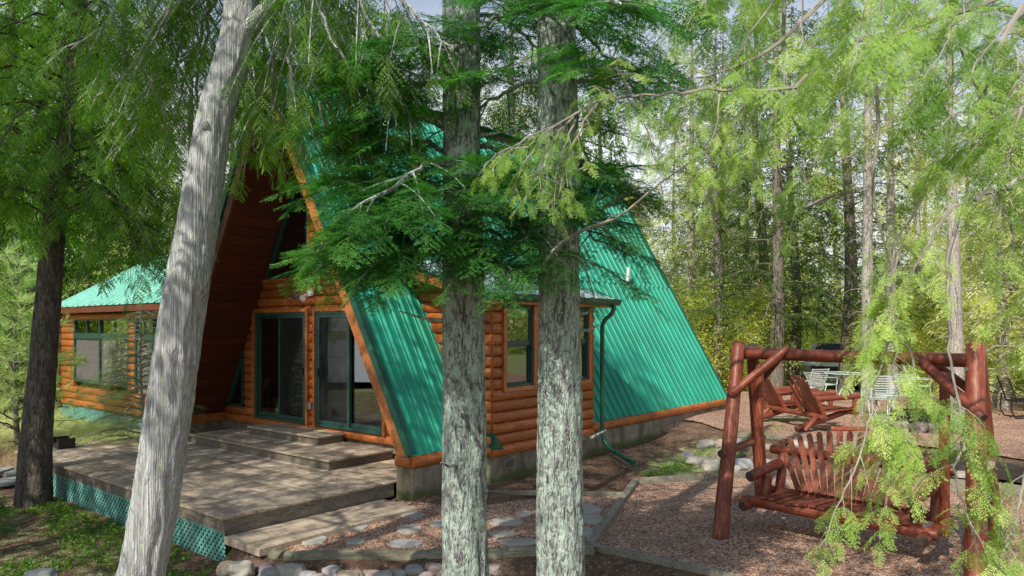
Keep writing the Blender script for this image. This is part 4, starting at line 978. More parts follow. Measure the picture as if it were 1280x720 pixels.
class Leaves:
    def __init__(s,kind,seed=0): s.k=T[kind]; s.r=np.random.default_rng(seed); s.P=[];s.D=[];s.U=[];s.S=[];s.I=[]
    def add(s,p,d,up,size,tint): s.P.append(p);s.D.append(d);s.U.append(up);s.S.append(size);s.I.append(tint)
    def build(s,name,mat,parent=None):
        P=np.array(s.P,float).reshape(-1,3);D=np.array(s.D,float).reshape(-1,3);U=np.array(s.U,float).reshape(-1,3);Sz=np.array(s.S,float);I=np.array(s.I,float)
        D/=np.linalg.norm(D,axis=1,keepdims=True)+1e-9; Y=np.cross(U,D); Y/=np.linalg.norm(Y,axis=1,keepdims=True)+1e-9; Z=np.cross(D,Y)
        k=s.r.integers(0,len(s.k),len(P)); Vs=[];Fs=[];Ts=[];off=0
        for i,(tv,tf) in enumerate(s.k):
            m=np.nonzero(k==i)[0]
            if not len(m): continue
            B=np.stack([D[m],Y[m],Z[m]],1)*Sz[m][:,None,None]      # rows: axes
            W=np.einsum('vj,njk->nvk',tv,B)+P[m][:,None,:]
            n=len(tv); Vs.append(W.reshape(-1,3)); Fs.append((tf[None]+(np.arange(len(m))*n)[:,None,None]+off).reshape(-1,4)); off+=len(m)*n
            tt=np.repeat(I[m],n).reshape(len(m),n)+ (np.repeat(s.r.random((len(m),n//4)),4,axis=1)-.5)*.3; Ts.append(tt.ravel())
        if not Vs: return None
        return npmesh(name,np.concatenate(Vs),np.concatenate(Fs),np.clip(np.concatenate(Ts),0,1),mat,parent)
def vec(a): return np.array(a,float)
def bez(pts,n):                             # smooth polyline through points (Catmull-Rom)
    P=[Vector(p) for p in pts]; P=[P[0]*2-P[1]]+P+[P[-1]*2-P[-2]]; out=[]
    segs=len(P)-3
    for k in range(n+1):
        f=min(k/n*segs,segs-1e-6); i=int(f); t=f-i; a,b,c,d=P[i:i+4]
        out.append(.5*((2*b)+(c-a)*t+(2*a-5*b+4*c-d)*t*t+(3*b-a-3*c+d)*t**3))
    return out
UPV=np.array([0,0,1.0])
def bough(wood_,lv,pts,r0,f0=.2,sub=.14,subL=.5,size=.28,dens=1.0,droop=.35,rnd=None,tint=.5,frond_gap=.11,twig=True,fall=.0,r1=.006,tips=1,hang=0,tw=1):
    """limb along pts; sub-branches alternate left and right and carry flat sprays"""
    rnd=rnd or rng; P=bez(pts,max(6,len(pts)*4))
    for i_ in range(1,len(P)): P[i_]=P[i_]+Vector(rnd.normal(size=3))*min(.018,.12*(P[i_]-P[i_-1]).length)*min(1,i_/3)
    L=sum((b-a).length for a,b in zip(P[:-1],P[1:]))
    n=len(P)
    if wood_ is not None: wood_.tint=rnd.random(); wood_.tube(P,[r0*(1-i/(n-1))**.8+r1 for i in range(n)],6 if r0>.02 else 5,cap=False,wob=.12)
    Pn=np.array([tuple(p) for p in P]); ss_=np.concatenate([[0],np.cumsum(np.linalg.norm(np.diff(Pn,axis=0),axis=1))]); x=f0*L; k=0
    tl=np.clip(tint+rnd.normal()*.10,0,1)
    while x<=L:
        p=np.array([np.interp(x,ss_,Pn[:,j]) for j in range(3)]); q=np.array([np.interp(min(L,x+.05)+1e-3,ss_,Pn[:,j]) for j in range(3)]); q0=np.array([np.interp(max(0,x-.05),ss_,Pn[:,j]) for j in range(3)])
        d=q-q0; d/=np.linalg.norm(d)+1e-9; side=np.cross(UPV,d)
        if np.linalg.norm(side)<.25: side=np.cross(rnd.normal(size=3),d)
        side/=np.linalg.norm(side)+1e-9
        if rnd.random()<dens:
            f=x/L; prof=math.sin(PI*min(1,(f-f0)/(1-f0+1e-6)*.85+.15))**.6
            sg=1 if k%2 else -1; a=R(58)+rnd.normal()*.2; l=subL*(prof*.85+.15)*(1+rnd.normal()*.2); l=max(l,.1)
            sd=d*math.cos(a)+side*sg*math.sin(a)+UPV*(rnd.normal()*.12+.05-hang*.5); sd/=np.linalg.norm(sd)
            m=max(2,int(l/frond_gap)); sp=[]
            for j in range(m+1):
                g=j/m; sp.append(p+sd*l*g+UPV*(-droop*l*g*g-hang*l*g*.4))
            if twig and wood_ is not None: wood_.tube([Vector(v) for v in sp],[(.006*(1-i/(m+1))+.0018)*tw for i in range(m+1)],3,cap=False)
            for j in range(1,m+1):
                td=sp[j]-sp[j-1]; td/=np.linalg.norm(td)+1e-9; s2=np.cross(UPV,td); s2/=np.linalg.norm(s2)+1e-9
                up=UPV+rnd.normal(size=3)*.22
                for sg2 in ((-1,1) if j<m else (0,)):
                    if sg2 and rnd.random()>.85: continue
                    b=.75+rnd.normal()*.15; dd=td*math.cos(b)+s2*sg2*math.sin(b)+UPV*(-fall+rnd.normal()*.1) if sg2 else td+UPV*(-fall)
                    lv.add(sp[j],dd,up,size*(.65+.5*rnd.random())*(.75+.25*prof),np.clip(tl+rnd.normal()*.16,0,1))
        x+=sub*(.8+.4*rnd.random()); k+=1
    return Pn
def trunk_mesh(pts,rad,n=14,rough=.06,fine=False,twist=0,seed=0):
    m=MB(); P=bez(pts,int(max(10,sum((Vector(b)-Vector(a)).length for a,b in zip(pts[:-1],pts[1:]))/(.035 if fine else .4))))
    k=len(P); R_=[np.interp(i/(k-1),np.linspace(0,1,len(rad)),rad) for i in range(k)]
    def disp(th,L,r):
        a=th+twist*L; u=Vector((math.cos(a)*r*9,math.sin(a)*r*9,L*1.5+seed)); v=noise.ridged_multi_fractal(u*1.6,1,2.1,3,1,2) if fine else noise.noise(u)
        lump=noise.noise(Vector((math.cos(a)*.9,math.sin(a)*.9,L*.9+seed)))*r*.10
        return (v-.9)*r*rough+lump if fine else v*r*rough*2+lump
    m.tube(P,R_,n,cap=True,disp=disp); return m
# --- generic conifer / broadleaf crowns (local coordinates, base at 0) --------------
def conifer(H_,r0,lo,rad,kind,mat,barkm,seed,nl=60,size=.6,sub=.5,gap=.4,droop=.3,up=.15,dens=1,twig=False,subL=.9,fall=.1,tint=.5,lean=(0,0),shape='cone',limbs_dead=6,fronddens=1,hang=0,name='tree',fine=False,trunk_seg=12,maxz=None):
    r=np.random.default_rng(seed); random.seed(seed)
    root=empty(name); top=Vector((lean[0],lean[1],H_))
    tp=[Vector((0,0,-.3)),Vector((lean[0]*.15,lean[1]*.15,H_*.25))+Vector((r.normal()*.08,r.normal()*.08,0)),Vector((lean[0]*.5,lean[1]*.5,H_*.6))+Vector((r.normal()*.12,r.normal()*.12,0)),top]
    wd=trunk_mesh(tp,[r0*1.25,r0*.95,r0*.55,.02],trunk_seg,.06,fine,0,seed)
    lv=Leaves(kind,seed); tv=bez(tp,40)
    for i in range(nl+limbs_dead):
        dead=i<limbs_dead; f=lo+(1-lo)*((i-limbs_dead+.5)/nl)**.9 if not dead else lo*(.35+.65*r.random())
        if maxz and f*H_>maxz: continue
        z=f*(len(tv)-1); c=tv[int(z)]; az=i*2.39996+r.normal()*.3
        g=(f-lo)/(1-lo) if not dead else 0
        if shape=='cone': rl=rad*(1-g)**.8*(.25+.75*min(1,g*5+.5))+.25
        else: rl=rad*math.sin(PI*(.12+.85*g))**.7+.2
        rl*=.75+.4*r.random()
        if dead: rl*=.5
        d=Vector((math.cos(az),math.sin(az),0)); s2=Vector((-d.y,d.x,0))*r.normal()*.12*rl
        pts=[c,c+d*rl*.35+Vector((0,0,rl*up*(.6))),c+d*rl*.7+Vector((0,0,rl*(up*.6-droop*.25)))+s2,c+d*rl+Vector((0,0,rl*(up*.3-droop)))+s2*1.6]
        if dead: wd.tube(bez(pts,5),[.02,.014,.01,.008,.005,.003],4,cap=False); continue
        bough(wd,lv,pts,max(.012,r0*.16*(1-g)),f0=.15 if fronddens==1 else .3,sub=sub,subL=subL*min(1,rl/rad+.2),size=size,dens=dens,droop=droop,rnd=r,tint=tint,frond_gap=gap,twig=twig,fall=fall,hang=hang)
    for _ in range(4): lv.add(vec(top),vec((r.normal()*.4,r.normal()*.4,1)),vec((1,r.normal(),0)),size,tint)
    wd.build('trunk',barkm,root,smooth=True); lv.build('crown',mat,root)
    return root
def broad(H_,r0,lo,rad,kind,mat,barkm,seed,n=22,size=.5,per=26,name='tree',stems=1,tint=.5):
    r=np.random.default_rng(seed); random.seed(seed); root=empty(name); lv=Leaves(kind,seed); wd=MB()
    for s_ in range(stems):
        ln=Vector((r.normal()*.5,r.normal()*.5,0))*(1 if stems>1 else .4)
        tp=[Vector((r.normal()*.05*stems,r.normal()*.05*stems,-.2)),ln*.4+Vector((0,0,H_*.4)),ln+Vector((0,0,H_*.97))]
        t_=trunk_mesh(tp,[r0*1.1,r0*.7,.015],8,.05,False,0,seed); o=len(wd.v); wd.v+=t_.v; wd.t+=t_.t; wd.f+=[[a+o for a in f] for f in t_.f]; wd.m+=t_.m; wd.uv+=t_.uv
        tv=bez(tp,30)
        for i in range(n):
            f=lo+(1-lo)*(i+.5)/n; c=tv[int(f*30)]; g=(f-lo)/(1-lo); rl=rad*math.sin(PI*(.15+.8*g))**.6*(.7+.5*r.random()); az=i*2.4+r.normal()*.4
            d=Vector((math.cos(az),math.sin(az),.45)); e=c+d*rl
            pts=[c,c+d*rl*.5+Vector((0,0,.1)),e]; wd.tube(bez(pts,4),[r0*.25,r0*.2,r0*.14,r0*.08,.004],4,cap=False)
            for j in range(per):
                q=c.lerp(e,.35+.75*r.random()); q=vec(q)+r.normal(size=3)*np.array([.28,.28,.2])*rl*.8
                lv.add(q,r.normal(size=3)+np.array([0,0,-.3]),r.normal(size=3)*.5+UPV,size*(.6+.6*r.random()),np.clip(tint+r.normal()*.2,0,1))
    wd.build('trunk',barkm,root,smooth=True); lv.build('crown',mat,root); return root
def place(root,x,y,label,cat='tree',group=None,rz=0,sc=1,dz=0):
    root.location=(x,y,h1(x,y)+dz); root.rotation_euler=(0,0,rz); root.scale=(sc,)*3 if not hasattr(sc,'__len__') else sc
    return tag(root,label,cat,group)
# ------------------------------------------------------------------ FOREGROUND TREES
# two lichen-covered hemlocks
def fg_hemlock(x,y,r0,seed,label,boughs,hi):
    root=empty('hemlock_tree',(x,y,h1(x,y)),0,label,'tree'); z0=h1(x,y)
    m=trunk_mesh([(0,0,-.2),(.0,.0,1.5),(-.01,.0,3.2),(-.03,.0,5.2),(-.02,0,8),(0,0,12)],[r0*1.22,r0*1.02,r0*.95,r0*.87,r0*.7,r0*.4],84,.10,True,.05,seed)
    lv=Leaves('hemfine',seed); r=np.random.default_rng(seed)
    for (pts,kw) in boughs:
        bough(m,lv,[Vector(p)-Vector((x,y,z0)) for p in pts],**dict(dict(r0=.016,f0=.12,sub=.085,subL=.46,size=.25,droop=.25,rnd=r,frond_gap=.085,tint=.45),**kw))
    for k in range(9):
        z=1.6+3.0*k/9+r.normal()*.15; a=r.random()*6.28; d=Vector((math.cos(a),math.sin(a),.15)); L_=.10+.22*r.random()
        m.tube([d*r0*.7+Vector((0,0,z)),d*(r0*.95)+Vector((0,0,z)),d*(r0*.95+L_*.5)+Vector((0,0,z-.01)),d*(r0+L_)+Vector((0,0,z+.02))],[.022,.015,.010,.005],7,wob=.3)
    m.build('trunk',M['bark_lichen'],root,smooth=True); lv.build('crown',M['hemdark'],root)
    lv=Leaves('hem',seed+5); m=MB()                            # upper crown, above the picture
    for i in range(hi):
        z=6.2+5.4*i/hi; az=i*2.4; rl=(1.5*(1-i/hi)+.5)*(.8+.4*r.random()); c=Vector((0,0,z)); d=Vector((math.cos(az),math.sin(az),0))
        bough(m,lv,[c,c+d*rl*.5+Vector((0,0,.1)),c+d*rl+Vector((0,0,-.25*rl))],.02,sub=.30,subL=.6,size=.42,rnd=r,frond_gap=.28,twig=False)
    m.build('limbs',M['twig'],root,smooth=True); lv.build('crown',M['hemdark'],root)
    return root
def ring(x,y,z,n,L,a0=0,dr=.2,up=.05,rise=0,seed=0,span=2*PI,**kw):
    r=np.random.default_rng(seed); out=[]
    for i in range(n):
        az=a0+span*(i+.5)/n+r.normal()*.15; l=L*(.75+.5*r.random()); d=Vector((math.cos(az),math.sin(az),0)); c=Vector((x,y,z+r.normal()*.1+rise*i/n))
        out.append(([c,c+d*l*.35+Vector((0,0,l*up)),c+d*l*.7+Vector((0,0,-l*dr*.3)),c+d*l+Vector((0,0,-l*dr))],kw))
    return out
ax,ay=-.345,5.25; bx,by=.335,5.0
bo=[]
for pts in ([at(575,170,5.3),at(530,150,5.2),at(470,150,5.2),at(420,165,5.2)],[at(580,310,5.2),at(600,322,5.0),at(625,335,4.9)],[at(575,232,5.2),at(520,245,5.0),at(470,262,4.9),at(420,290,4.8)],[at(578,300,5.3),at(510,318,5.3),at(450,320,5.2),at(400,330,5.1)],[at(582,120,5.3),at(540,100,5.2),at(490,110,5.3),at(450,130,5.3)],[at(575,262,5.3),at(520,268,5.2),at(450,285,5.05),at(385,312,4.95)],[at(575,285,5.3),at(530,300,5.0),at(490,318,4.8),at(455,335,4.75)],[at(578,240,5.3),at(510,225,5.3),at(440,225,5.3),at(385,245,5.3)],
            [at(580,290,5.3),at(560,312,4.9),at(545,328,4.7)],[at(580,270,5.2),at(620,290,5.0),at(650,318,4.9)],[at(580,200,5.3),at(520,175,5.4),at(470,180,5.5),at(430,200,5.6)],[at(580,215,5.3),at(540,205,4.9),at(480,240,4.6),at(430,268,4.5)],
            [at(580,300,5.3),at(520,325,5.4),at(470,345,5.5)],[at(582,255,5.2),at(630,262,5.1),at(668,292,5.0)],[at(582,245,5.3),at(545,268,5.1),at(500,295,5.0),at(470,322,5.0)],[at(582,180,5.3),at(640,190,5.4),at(680,215,5.6)]):
    bo.append((pts,dict(tint=.35+.35*random.random(),sub=.075,subL=.52)))
bo+=ring(ax,ay,4.5,4,1.0,seed=4,tint=.5)+ring(ax,ay,3.45,5,.75,seed=6,tint=.3)
fg_hemlock(ax,ay,.150,21,'left one of two straight lichen spotted trunks before the dormer, carrying low dark boughs',bo,5)
bo=ring(bx,by,3.05,4,.45,seed=12,a0=.2,tint=.3)+ring(bx,by,3.45,4,.55,seed=13,tint=.4)+ring(bx,by,3.95,3,.7,seed=14,tint=.5)+ring(bx,by,4.45,3,.8,seed=15,tint=.4)
for pts in ([at(700,272,5.1),at(735,268,5.0),at(768,252,4.95),at(790,240,4.9)],[at(700,110,5.1),at(760,95,5.2),at(810,110,5.3)],[at(700,310,5.0),at(665,330,4.9),at(640,352,4.9)],[at(700,225,5.0),at(745,215,5.1),at(775,222,5.2)],[at(700,310,5.0),at(722,322,4.8),at(735,338,4.8)]):
    bo.append((pts,dict(tint=.3)))
fg_hemlock(bx,by,.148,22,'right one of two straight lichen spotted trunks, standing before the dormer windows',bo,3)
# leaning cedar
root=empty('cedar_tree',(-2.80,5.0,-.2),0,'pale grey leaning cedar with fibrous spiralling bark and a fork, standing before the deck','tree'); o_=Vector(root.location)
m=trunk_mesh([Vector((0,0,-.1)),at(178,720,5.0)-o_,at(222,440,5.0)-o_,at(243,300,5.0)-o_,at(268,150,5.02)-o_,at(297,45,5.05)-o_,at(296,-60,5.1)-o_,at(300,-330,5.2)-o_,at(310,-800,5.3)-o_],[.160,.152,.146,.135,.118,.108,.085,.07,.03],84,.11,True,.55,31)
m.tube(bez([at(300,50,5.05)-o_,at(322,22,5.0)-o_,at(352,-15,4.95)-o_,at(390,-120,4.9)-o_],8),[.07,.062,.055,.05,.048,.044,.04,.035,.03],16,cap=False,wob=.1)
m.tube(bez([at(268,178,5.02)-o_,at(262,166,4.96)-o_,at(257,157,4.90)-o_,at(255,151,4.87)-o_],6),[.07,.065,.055,.045,.036,.028,.012],14,wob=.25)
def hangset(m,lv,o,lst,**kw):
    r=kw.pop('rnd')
    for pts in lst: bough(m,lv,[Vector(p)-o for p in pts],**dict(dict(r0=.014,f0=.15,sub=.10,subL=.38,size=.24,droop=.6,rnd=r,frond_gap=.11,tint=.45,fall=.45,hang=.5),**kw))
r=np.random.default_rng(5); lv=Leaves('cedarfine',31)
lst=[]
for x0,y0,x1,y1,Y in ((330,-40,345,170,5.8),(330,-60,375,150,6.0),(350,-60,410,175,5.4),(350,-80,460,200,5.3),(360,-80,440,120,5.0),(330,-40,320,160,6.2),(360,-90,395,185,6.4),(300,-50,345,140,6.6),(310,-60,318,190,6.8),(290,-60,230,180,6.4),(290,-70,200,130,6.0),(290,-60,160,100,5.6),(290,-80,120,120,6.4),(290,-60,215,170,7.0),(360,-80,500,80,4.8),(370,-100,560,60,4.6),(350,-60,420,60,4.6),(290,-80,150,190,6.8),(290,-80,90,60,5.6),(350,-70,365,130,4.9),(370,-90,520,160,5.0),(350,-90,465,160,5.8),(360,-90,490,225,6.0)):
    a=at(x0,y0,5.1); e=at(x1,y1,Y); b=a.lerp(e,.4)+Vector((0,0,.25)); c=a.lerp(e,.75)+Vector((0,0,.05)); lst.append([a,b,c,e])
hangset(m,lv,o_,lst,rnd=r,tint=.5)
for i in range(14):
    z=6.2+5*i/14; az=i*2.4; rl=2.8*(1-i/17)*(.7+.5*r.random()); c=Vector((.85,.05,z)); d=Vector((math.cos(az),math.sin(az),0))
    bough(m,lv,[c,c+d*rl*.5+Vector((0,0,.2)),c+d*rl+Vector((0,0,-.3*rl))],.02,sub=.30,subL=.6,size=.4,rnd=r,frond_gap=.28,twig=True,tint=.4)
m.build('trunk',M['bark_cedar'],root,smooth=True); lv.build('crown',M['cedar'],root)
# dark cedar at the left with a broad hanging crown
root=empty('cedar_tree',(-7.05,10.6,h1(-7.05,10.6)),0,'dark barked tree at far left beside the deck corner with a wide hanging green crown','tree'); o_=Vector(root.location)
tp=[Vector((0,0,-.1)),at(48,520,10.6)-o_,at(60,380,10.6)-o_,at(72,240,10.7)-o_,at(92,120,10.8)-o_,at(100,-40,10.9)-o_,Vector((.6,.3,11.5))]
m=trunk_mesh(tp,[.25,.19,.165,.145,.12,.11,.04],48,.07,True,.1,41); tv=bez(tp,60); lv=Leaves('cedar',41); r=np.random.default_rng(41)
for i in range(78):
    f=.46+.48*i/78; c=tv[int(f*60)]; az=i*2.4+r.normal()*.3; rl=(3.4*(1-(f-.42)*.9))*(.55+.6*r.random()); d=Vector((math.cos(az),math.sin(az),0)); rl*=(1-.42*max(0,d.x))
    bough(m,lv,[c,c+d*rl*.35+Vector((0,0,.12*rl)),c+d*rl*.7+Vector((0,0,-.08*rl)),c+d*rl+Vector((0,0,-.42*rl))],.016,f0=.12,sub=.19,subL=.62,size=.36,droop=.5,rnd=r,frond_gap=.19,tint=.5,fall=.35,hang=.3,tw=.6)
m.build('trunk',M['bark_dark'],root,smooth=True); lv.build('crown',M['cedar'],root)
# hemlock seedling bough at the far left, low
root=empty('hemlock_sapling',(-6.7,8.8,h1(-6.7,8.8)),0,'low dark green hemlock sapling at the left edge in front of the dark tree','sapling'); o_=Vector(root.location)
m=MB(); m.tube(bez([(-.6,.1,0),(-.55,.1,.6),(-.5,.1,1.1)],6),[.022,.02,.018,.015,.012,.01,.006],7); lv=Leaves('hemfine',51)
for i in range(16):
    z=.2+.85*i/16; az=i*2.4; rl=.95*(1-.5*i/16)*(.7+.5*r.random()); c=Vector((-.57,.1,z)); d=Vector((math.cos(az),math.sin(az),0))
    bough(m,lv,[c,c+d*rl*.5+Vector((0,0,.05)),c+d*rl+Vector((0,0,-.12*rl))],.008,sub=.10,subL=.32,size=.20,rnd=r,frond_gap=.10,tint=.35)
m.build('stem',M['bark_dark'],root); lv.build('crown',M['hemdark'],root)
# ------------------------------------------------------------------ RIGHT FOREGROUND HEMLOCK (trunk outside the frame)
rx,ry=5.1,4.2
root=empty('hemlock_tree',(rx,ry,h1(rx,ry)),0,'hemlock off the right edge whose bright drooping boughs hang in front of the swing','tree'); o_=Vector(root.location)
m=trunk_mesh([(0,0,-.2),(0,0,3),(.1,0,6),(.1,.1,11)],[.20,.17,.13,.04],24,.05,False,0,61); lv=Leaves('hemtip',61); r=np.random.default_rng(61)
tk=Vector((rx,ry,0))
def pb(L_,**kw): bough(m,lv,[Vector(p)-o_ for p in L_],**dict(dict(r0=.012,r1=.0025,f0=.08,sub=.055,subL=.23,size=.165,droop=.35,rnd=r,frond_gap=.055,tint=.5+.25*random.random(),fall=.4,hang=.12,tw=.35),**kw))
T1_=Vector((rx,ry,4.6)); T2_=Vector((rx,ry,3.6)); T3_=Vector((rx,ry,5.2))
# main drooping bough over the bench
pb([T1_,at(1330,150,4.2),at(1200,190,4.1),at(1130,290,4.0),at(1108,370,3.95)],r0=.014,f0=.55,dens=.6)
pb([at(1135,285,4.0),at(1112,370,3.95),at(1120,440,3.9),at(1118,520,3.85),at(1095,590,3.8)],r0=.006,subL=.19,f0=.08,sub=.042)
pb([at(1120,400,3.95),at(1095,480,3.85),at(1080,560,3.8),at(1050,625,3.8),at(1028,685,3.8)],r0=.005,subL=.13,f0=.3)
pb([at(1118,400,3.95),at(1145,470,3.9),at(1135,560,3.85),at(1115,600,3.8),at(1100,650,3.8)],r0=.005,subL=.13,sub=.07,f0=.3)
pb([at(1120,380,3.95),at(1085,410,4.0),at(1072,440,4.0)],r0=.005,subL=.16)
# grey limb curving down at the right
pb([T2_,at(1330,215,3.7),at(1240,240,3.6),at(1190,262,3.6),at(1160,305,3.6),at(1138,350,3.6)],r0=.016,f0=.75,dens=.4)
pb([at(1200,258,3.6),at(1186,330,3.5),at(1186,420,3.45),at(1198,500,3.4),at(1212,560,3.4)],r0=.009,f0=.75,subL=.16)
pb([at(1198,500,3.4),at(1215,580,3.4),at(1240,640,3.4),at(1272,705,3.4)],r0=.006,f0=.05,subL=.15,sub=.07)
pb([at(1205,540,3.4),at(1195,600,3.4),at(1215,660,3.4),at(1225,700,3.4)],r0=.005,f0=.1,subL=.15,sub=.09)
pb([at(1290,560,3.4),at(1275,620,3.4),at(1265,670,3.4),at(1240,715,3.4)],r0=.005,f0=.2,subL=.12)
pb([at(1240,240,3.6),at(1262,280,3.5),at(1268,330,3.5)],r0=.006,f0=.2,subL=.16)
pb([at(1300,330,3.5),at(1285,380,3.4),at(1278,430,3.4)],r0=.006,f0=.2,subL=.14)
pb([at(1310,100,3.5),at(1275,140,3.1),at(1262,190,3.1),at(1240,250,3.1)],r0=.008,f0=.2,subL=.22,tint=.3)
# long limb reaching left across the picture to the bright tip before trunk B
pb([T3_,at(1180,20,4.4),at(1075,50,4.3),at(985,110,4.2),at(880,112,4.2),at(800,120,4.2),at(740,130,4.15),at(680,165,4.1),at(660,184,4.1)],r0=.013,f0=.42,subL=.30,sub=.12,hang=.25,dens=.8)
for x0,y0,x1,y1 in ((700,155,612,215),(690,165,640,245),(720,140,655,255),(745,130,700,240),(720,150,690,265),(770,122,735,110),(790,118,760,60),(660,184,605,208),(800,118,820,200),(860,120,850,220),(900,118,890,270),(930,115,950,240)):
    pb([at(x0,y0,4.15),at((x0+x1)/2-5,(y0+y1)/2-8,4.1),at(x1,y1,4.05)],r0=.004,f0=.1,subL=.13,tint=.6,sub=.055,size=.125,frond_gap=.045)
m_bk=lv; lv=Leaves('hemfine',63)
# upper right curtain
for x0,y0,x1,y1,Y in ((1100,-60,960,170,4.6),(1060,-80,900,100,4.4),(980,-80,840,60,4.6),(1000,-60,930,200,5.2),(1140,-60,1010,230,5.4),(1180,-60,1080,150,4.4),(1250,-40,1130,160,4.2),(1300,0,1180,150,3.9),(900,-60,800,110,5.2),(940,-70,860,160,5.6),(1240,-60,1120,90,5.2),(1200,-60,1180,200,5.4),(1320,60,1230,180,3.8),(1120,-80,1060,90,3.8),(870,-80,760,90,5.0),(1020,-70,1000,60,3.9),(1330,-20,1262,110,4.4),(960,-60,905,240,6.2),(1080,-60,985,300,6.4)):
    a=at(x0,y0,Y); e=at(x1,y1,Y-.2); pb([a,a.lerp(e,.5)+Vector((0,0,.1)),e],r0=.006,f0=.1,subL=.36,sub=.085,size=.18,frond_gap=.08,dens=.7,tint=.25+.5*random.random(),tw=.3)
# bare grey twigs
m.tint=.8
for L_ in ([at(680,330,4.4),at(700,305,4.4),at(735,285,4.4),at(775,270,4.4),at(830,225,4.4),at(900,180,4.4)],[at(1005,260,5),at(1040,245,5),at(1075,240,5)],[at(1090,60,4.2),at(1098,150,4.3),at(1092,240,4.3),at(1112,330,4.3)],[at(980,-20,4.5),at(980,90,4.5),at(985,190,4.5)],[at(1270,190,4),at(1225,120,4),at(1200,60,4)],[at(1040,-10,4.3),at(965,60,4.3),at(900,90,4.3),at(858,100,4.3)],[at(1290,-10,3.8),at(1245,70,3.8),at(1210,200,3.8)]):
    P=bez([Vector(q_)-o_ for q_ in L_],14); m.tube(P,[.012*(1-i/16)+.003 for i in range(15)],5,cap=False,wob=.3)
    for k in range(3,14,2):
        p=P[k]; q=p+Vector((random.uniform(-.2,.2),random.uniform(-.1,.1),random.uniform(-.22,.08))); m.tube([p,p.lerp(q,.5)+Vector((0,0,.02)),q],[.004,.003,.0015],3,cap=False)
m.build('trunk',M['twig'],root,smooth=True); lv.build('crown',M['hembright'],root); m_bk.build('crown',M['hembright'],root)
# upper shade-giving crown of that tree
lv=Leaves('hem',66); mw=MB(); c_=root
for i in range(9):
    z=7.2+3.6*i/9; az=i*2.4; rl=2.9*(1-i/11)*(.7+.5*r.random()); c=Vector((.1,0,z)); d=Vector((math.cos(az),math.sin(az),0))
    bough(mw,lv,[c,c+d*rl*.5+Vector((0,0,.1)),c+d*rl+Vector((0,0,-.3*rl))],.02,sub=.32,subL=.6,size=.42,rnd=r,frond_gap=.28,twig=True,tint=.4)
mw.build('limbs',M['twig'],root,smooth=True); lv.build('crown',M['hembright'],root)
# ------------------------------------------------------------------ SAPLINGS BY THE SUNROOM
c=gp(172,532,.0); root=conifer(2.7,.03,.08,1.0,'hem',M['pine'],M['bark_pale'],71,nl=54,size=.29,sub=.11,gap=.10,droop=.12,up=.18,subL=.35,twig=True,fall=.0,tint=.35,limbs_dead=0,name='hemlock_sapling')
place(root,-7.0,13.6,'slender sunlit hemlock sapling with layered twigs in front of the sunroom windows','sapling')
root=conifer(3.9,.05,.12,1.3,'tuft',M['pine'],M['bark_mid'],72,nl=60,size=.30,sub=.22,gap=.2,droop=-.1,up=.3,subL=.5,fall=-.2,tint=.6,limbs_dead=3,name='pine_sapling')
place(root,-10.0,14.6,'soft pale green pine sapling behind the dark tree at the left edge','sapling')
# ------------------------------------------------------------------ FOREST BEHIND
KIND={}
def proto(k,i):
    if k=='fir': return conifer(15,.19,.22,2.3,'clumpf',M['fir'],M['bark_mid'],100+i,nl=58,size=.62,sub=.42,gap=.42,droop=.28,subL=.9,tint=.45,name='hemlock_tree')
    if k=='sunny': return conifer(13,.17,.12,2.4,'clumpf',M['sunny'],M['bark_pale'],120+i,nl=66,size=.62,sub=.42,gap=.42,droop=.25,subL=.95,tint=.5,name='hemlock_tree',limbs_dead=8)
    if k=='cedar': return conifer(14,.20,.28,2.4,'clumpc',M['cedar'],M['bark_mid'],140+i,nl=74,size=.66,sub=.42,gap=.42,droop=.5,subL=.9,tint=.5,fall=.4,hang=.3,name='cedar_tree')
    if k=='broad': return broad(9,.10,.15,1.7,'ballf',M['broad'],M['bark_pale'],160+i,n=22,size=.42,per=26,stems=1,name='maple_tree')
    if k=='bare': return conifer(16,.17,.55,1.9,'clumpf',M['sunny'],M['bark_pale'],170+i,nl=34,size=.6,sub=.45,gap=.42,droop=.25,subL=.8,tint=.5,limbs_dead=26,name='birch_tree')
    if k=='high': return conifer(15,.19,.46,2.6,'clumpf',M['fir'],M['bark_mid'],190+i,nl=50,size=.62,sub=.45,gap=.42,droop=.15,subL=.9,tint=.5,name='hemlock_tree',limbs_dead=4)
    if k=='shrub': return broad(2.6,.03,.1,1.1,'ballf',M['broad'],M['bark_mid'],180+i,n=14,size=.34,per=26,stems=2,name='shrub')
used={}
def forest(k,i,x,y,label,group,sc=1,cat='tree'):
    key=(k,i)
    if key not in used: used[key]=proto(k,i); o=used[key]; o.scale=(1,1,1)
    else: o=copy_tree(used[key])
    rr=random.Random(int(x*977+y*131)); place(o,x,y,label,cat,group,rr.random()*6.28,sc*(.9+.25*rr.random()))
    for kk in ('label','category','group'):
        pass
    return o
random.seed(99)
def px2x(px,Y): return (px-640)/900*Y
